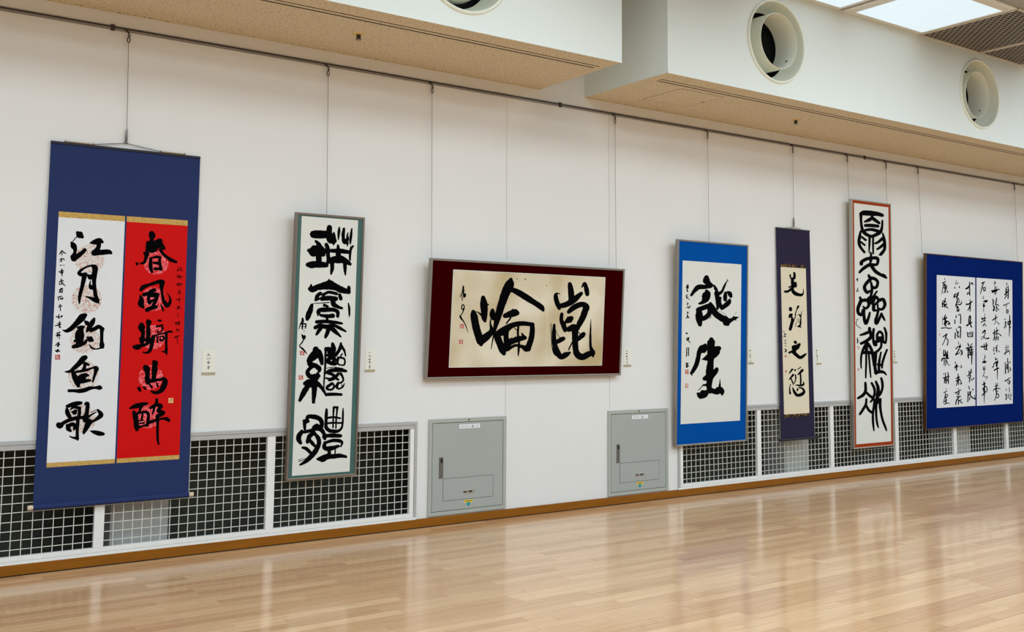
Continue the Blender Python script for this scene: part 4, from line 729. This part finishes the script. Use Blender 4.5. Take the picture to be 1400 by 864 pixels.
# ---- large navy scroll with a white and a red sheet
S1Q = (1.117, 2.011, .366, 2.527, .030, .014)
t, W, H, loc = art_root('hanging_scroll', S1Q, 'large navy cloth hanging scroll with one white and one red sheet', 'hanging scroll', 'hanging scrolls on the wall')
def cloth(name, m, t, W, H, th, wav):
    mm = MB(); n = 24; fr, bk = [], []
    for i in range(n+1):
        v = .012 + (H-.02)*i/n; d = wav*math.sin(i/n*math.pi*2.3)
        fr.append([mm.bm.verts.new((sx*W/2, d, v)) for sx in (-1, 1)]); bk.append([mm.bm.verts.new((sx*W/2, d+th, v)) for sx in (-1, 1)])
    for i in range(n):
        mm.bm.faces.new((fr[i][0], fr[i][1], fr[i+1][1], fr[i+1][0])); mm.bm.faces.new((bk[i][1], bk[i][0], bk[i+1][0], bk[i+1][1]))
        for s in (0, 1): mm.bm.faces.new((fr[i][s], fr[i+1][s], bk[i+1][s], bk[i][s]))
    mm.bm.faces.new((fr[n][0], fr[n][1], bk[n][1], bk[n][0])); mm.bm.faces.new((fr[0][1], fr[0][0], bk[0][0], bk[0][1]))
    return mm.build(name, m, t)
cloth('mount_cloth', 'navy_cloth', t, W, H, .002, 0)
MB().tube([(-W/2, -.002, .013), (W/2, -.002, .013)], .0165, 20).build('roller', 'navy_cloth', t, smooth=True)
for s in (-1, 1):
    MB().tube([(s*W/2, -.002, .013), (s*(W/2+.004), -.002, .013), (s*(W/2+.026), -.002, .013), (s*(W/2+.029), -.002, .013)], [.014, .0145, .0145, .012], 16).build('roller_knob', 'ivory', t, smooth=True)
MB().box(-W/2-.001, W/2+.001, -.006, .008, H-.016, H, .003).build('top_rod', 'rod_dark', t)
PD = -.0016
pw = slab('white_paper', 'paper_white', t, .062, .442, .262, 1.705, -.0012, 0, W)
pr = slab('red_paper', 'paper_red', t, .453, .828, .262, 1.705, -.0012, 0, W)
for (a, b) in ((.062, .442), (.453, .828)):
    slab('brocade_strip', 'brocade_gold', t, a, b, 1.705, 1.739, -.0014, 0, W); slab('brocade_strip', 'brocade_gold', t, a, b, .236, .262, -.0014, 0, W)
def roundel(par, m, cx, cy, r):
    f = loc(-.0014); mm = MB(); c = Vector(f(cx, cy)); n = 40
    rr = (Vector(f(cx, cy+r)) - c).length
    mm.poly([(c.x+rr*math.cos(k*2*math.pi/n)*(1+.015*math.sin(9*k)), c.y, c.z+rr*math.sin(k*2*math.pi/n)*(1+.015*math.cos(7*k))) for k in range(n)])
    mm.build('printed_roundel', m, par)
for c in ((122.5, 354), (118.7, 408.8), (116, 464), (114, 513), (111, 573)): roundel(pw, 'roundel_pale', *c, 19.5)
for c in ((213.5, 359), (210, 409), (209.5, 461), (206, 516), (203, 569)): roundel(pr, 'roundel_red', *c, 16.5)
inks(pw, S1W, loc(PD), rough=.035); inks(pr, S1R, loc(PD), rough=.06)
inks(pw, S1W_SIG, loc(PD), name='inscription'); inks(pr, S1R_SIG, loc(PD), name='inscription')
seal(pw, loc(PD), loc(PD-.0003), 78.7, 488.3, 7, 6.6)
seal(pr, loc(PD), loc(PD-.0003), 233.6, 547.5, 6.3, 6.6, 'seal_gold', 'seal_red', 5)
# cord over the top rod
f = loc(.0); hk = f(172.6, 196)
mm = MB(); mm.tube([(-W/2+.24, .0, H+.004), (hk[0], 0, hk[2]), (W/2-.25, .0, H+.004)], .0022, 6).build('hanging_cord', 'steel', t)
MB().tube([(-W/2+.08, .0, H+.004), (-W/2+.24, .0, H+.004)], .004, 6).build('cord_wrap', 'cord', t)
MB().tube([(W/2-.25, .0, H+.004), (W/2-.10, .0, H+.004)], .004, 6).build('cord_wrap', 'cord', t)
for u in (-W/2+.08, -W/2+.24, W/2-.25, W/2-.10): MB().tube([(u, 0, H-.002), (u, 0, H+.010)], .004, 6).build('cord_ring', 'steel', t)
e1 = wallpt(172.6, 196, -.014)
hanging_wire(176.5, 44, (e1.x, -.014, e1.z), 'steel wire with adjuster holding the large navy scroll', True)

# ---- narrow green-edged frame
t, W, H, loc, ps = framed((2.646, 3.159, .417, 2.206, .054, .100), 'tall narrow framed work with dark green side strips and four bold characters', .014, 'frame_brown', 'mat_green', [(.042, .462, .030, H_ if False else 1.766, 'paper_cream') for H_ in (0,)])
L2 = loc(.0056)
inks(ps[0], F2C, L2, rough=.07); inks(ps[0], F2S, L2, name='signature')
seal(ps[0], L2, loc(.0053), 413.1, 482.7, 6.2, 5.8, seed=2); seal(ps[0], L2, loc(.0053), 411.4, 516, 6.2, 5.8, seed=3)
hanging_wire(449, 92, (2.66, 3.15, -.054, 1.95, 447.5, 293), 'steel wire holding the narrow green-edged frame')

# ---- wide maroon frame
t, W, H, loc, ps = framed((3.697, 5.572, 1.063, 1.948, .054, .109), 'wide maroon-matted frame with two characters on aged tan paper', .016, 'frame_grey', 'mat_maroon', [(.196, 1.669, .084, .810, 'paper_cream')])
p2 = slab('aged_sheet', 'paper_aged', t, .200, 1.665, .088, .806, .0052, .006, W)
L3 = loc(.005)
rect = MB(); a = L3(749.5, 378); b = L3(746.5, 501); rect.poly([(a[0]-.002, a[1], a[2]), (a[0]+.002, a[1], a[2]), (b[0]+.002, b[1], b[2]+.004), (b[0]-.002, b[1], b[2]+.004)]); rect.build('paper_seam', 'paper_warm', p2)
L3 = loc(.0047)
inks(p2, F3C, L3, rough=.045); inks(p2, F3S, L3, name='signature')
seal(p2, L3, loc(.0044), 631.4, 446, 5, 5.6, seed=4); seal(p2, L3, loc(.0044), 630.3, 467.3, 5, 5.6, seed=6)
hanging_wire(591, 118, (3.71, 5.56, -.054, 1.70, 590.6, 354), 'steel wire at the left end of the wide maroon frame')
hanging_wire(841, 160, (3.71, 5.56, -.054, 1.70, 842.5, 366), 'steel wire at the right end of the wide maroon frame')

# ---- bright blue frame
t, W, H, loc, ps = framed((6.194, 7.092, .440, 2.239, .054, .105), 'tall bright blue matted frame with two bold characters on white paper', .014, 'frame_grey', 'mat_blue', [(.062, .810, .190, 1.615, 'paper_cream')])
L4 = loc(.0056)
inks(ps[0], F4C, L4, rough=.06); inks(ps[0], F4S, L4, name='inscription')
seal(ps[0], L4, loc(.0053), 939, 508.3, 4.8, 6, seed=8); seal(ps[0], L4, loc(.0053), 938.8, 527.3, 4.6, 6.2, 'seal_pale', seed=9)
hanging_wire(967.5, 184, (6.2, 7.08, -.059, 1.99, 969.5, 330), 'steel wire holding the bright blue frame')

# ---- narrow dark scroll
t, W, H, loc = art_root('hanging_scroll', (7.583, 8.078, .409, 2.446, .034, .016), 'narrow dark purple hanging scroll with four characters on cream paper', 'hanging scroll', 'hanging scrolls on the wall')
cloth('mount_cloth', 'purple_cloth', t, W, H, .002, 0)
MB().tube([(-W/2-.018, -.002, .012), (W/2+.045, -.002, .012)], .0125, 16).build('roller', 'rod_dark', t, smooth=True)
MB().box(-W/2-.001, W/2+.001, -.006, .008, H-.016, H, .003).build('top_rod', 'rod_dark', t)
pc = slab('cream_paper', 'paper_warm', t, .052, .421, .250, 1.655, -.0012, 0, W)
slab('brocade_strip', 'brocade_dark', t, .052, .421, 1.655, 1.688, -.0014, 0, W); slab('brocade_strip', 'brocade_dark', t, .052, .421, .219, .250, -.0014, 0, W)
L5 = loc(-.0016)
inks(pc, S5C, L5, rough=.05); inks(pc, S5S, L5, name='signature')
seal(pc, L5, loc(-.0019), 1074.2, 486.8, 2.6, 3.4, seed=10); seal(pc, L5, loc(-.0019), 1074.6, 507.7, 2.4, 3.4, seed=11)
hk = loc(0)(1085.3, 309)
MB().tube([(-W/2+.13, 0, H+.003), (hk[0], 0, H+.018), (W/2-.13, 0, H+.003)], .003, 6).build('hanging_cord', 'cord', t)
e = wallpt(1085.4, 310, -.016); hanging_wire(1084, 203, (e.x, -.016, 2.466), 'steel wire with adjuster holding the narrow dark scroll', True)

# ---- tall orange-matted frame
t, W, H, loc, ps = framed((8.658, 9.322, .277, 2.806, .054, .093), 'tallest narrow frame with orange-brown mat and seal script characters', .012, 'frame_silver', 'mat_orange', [(.042, .622, .045, 2.488, 'paper_cream')])
L6 = loc(.0056)
inks(ps[0], F6C, L6, rough=.03); inks(ps[0], F6S, L6, name='signature')
for cx, cy, sd in ((1173.5, 475.3, 12), (1173.6, 505, 13)): seal(ps[0], L6, loc(.0053), cx, cy, 2.7, 4.2, 'seal_pale', seed=sd)
hanging_wire(1158.5, 216, (8.665, 9.315, -.050, 2.55, 1160.8, 272), 'steel wire at the left corner of the tall orange-matted frame')
hanging_wire(1211.5, 226, (8.665, 9.315, -.050, 2.55, 1212, 278), 'steel wire at the right corner of the tall orange-matted frame')

# ---- wide navy frame
t, W, H, loc, ps = framed((9.899, 11.881, .407, 2.311, .054, .117), 'wide dark blue matted frame at far right with six columns of small characters', .010, 'frame_bronze', 'mat_navy', [(.206, .962, .227, 1.676, 'paper_white'), (.990, 1.752, .225, 1.676, 'paper_white')])
L7 = loc(.0056)
inks(ps[0], F7A, L7, rough=.04, name='small_character'); inks(ps[1], F7B, L7, rough=.04, name='small_character')
rect_px('red_seal', 'seal_pale', ps[0], L7, 1284.9, 457.1, 1.6, 3); rect_px('red_seal', 'seal_pale', ps[0], L7, 1285, 477.6, 1.4, 2.6)
hanging_wire(1255, 232, (9.906, 11.875, -.070, 2.06, 1258, 346), 'steel wire at the left corner of the wide dark blue frame')
hanging_wire(1387, 253, (9.906, 11.875, -.070, 2.06, 1391.5, 356), 'steel wire at the right corner of the wide dark blue frame')

# ================================================================ NAME CARDS
CL = ['white name card right of the large navy scroll', 'white name card right of the narrow green-edged frame', 'white name card right of the wide maroon frame', 'white name card right of the bright blue frame', 'white name card right of the narrow dark scroll', 'white name card right of the tall orange-matted frame']
for i, (x0, x1, z0, z1) in enumerate(((2.077, 2.160, 1.122, 1.285), (3.232, 3.306, 1.124, 1.287), (5.650, 5.727, 1.132, 1.288), (7.181, 7.252, 1.138, 1.292), (8.160, 8.232, 1.124, 1.284), (9.420, 9.486, 1.125, 1.285))):
    t = empty('name_card', ((x0+x1)/2, 0, z0), CL[i], 'name card', 'name cards on the wall'); cx = (x0+x1)/2
    b = MB().box(x0-cx, x1-cx, -.0022, -.0004, .0, z1-z0).build('card', 'card', t)
    s_ = MB().box(x0-cx-.002, x1-cx+.003, -.006, -.0022, .0, .016, .001).build('holder_strip', 'card_strip', t)
    mm = MB(); n = 5
    for k in range(n): mm.box(x0-cx+(k+.25)*(x1-x0)/n, x0-cx+(k+.75)*(x1-x0)/n, -.0064, -.006, .006, .012)
    mm.build('strip_print', 'latch', s_)
    def fl(px, py, off=0, cx=cx, z0=z0):
        p = wallpt(px, py, -.0025); return (p.x-cx, -.0025, p.z-z0)
    for (a, b_, sc, lst) in CARD_INK[i]: link('handwriting', strokes_mesh('handwriting', lst, a, b_, sc, fl, .03), 'ink', b)
SC.cycles.use_denoising = True
SC.cycles.max_bounces = 10; SC.cycles.diffuse_bounces = 6
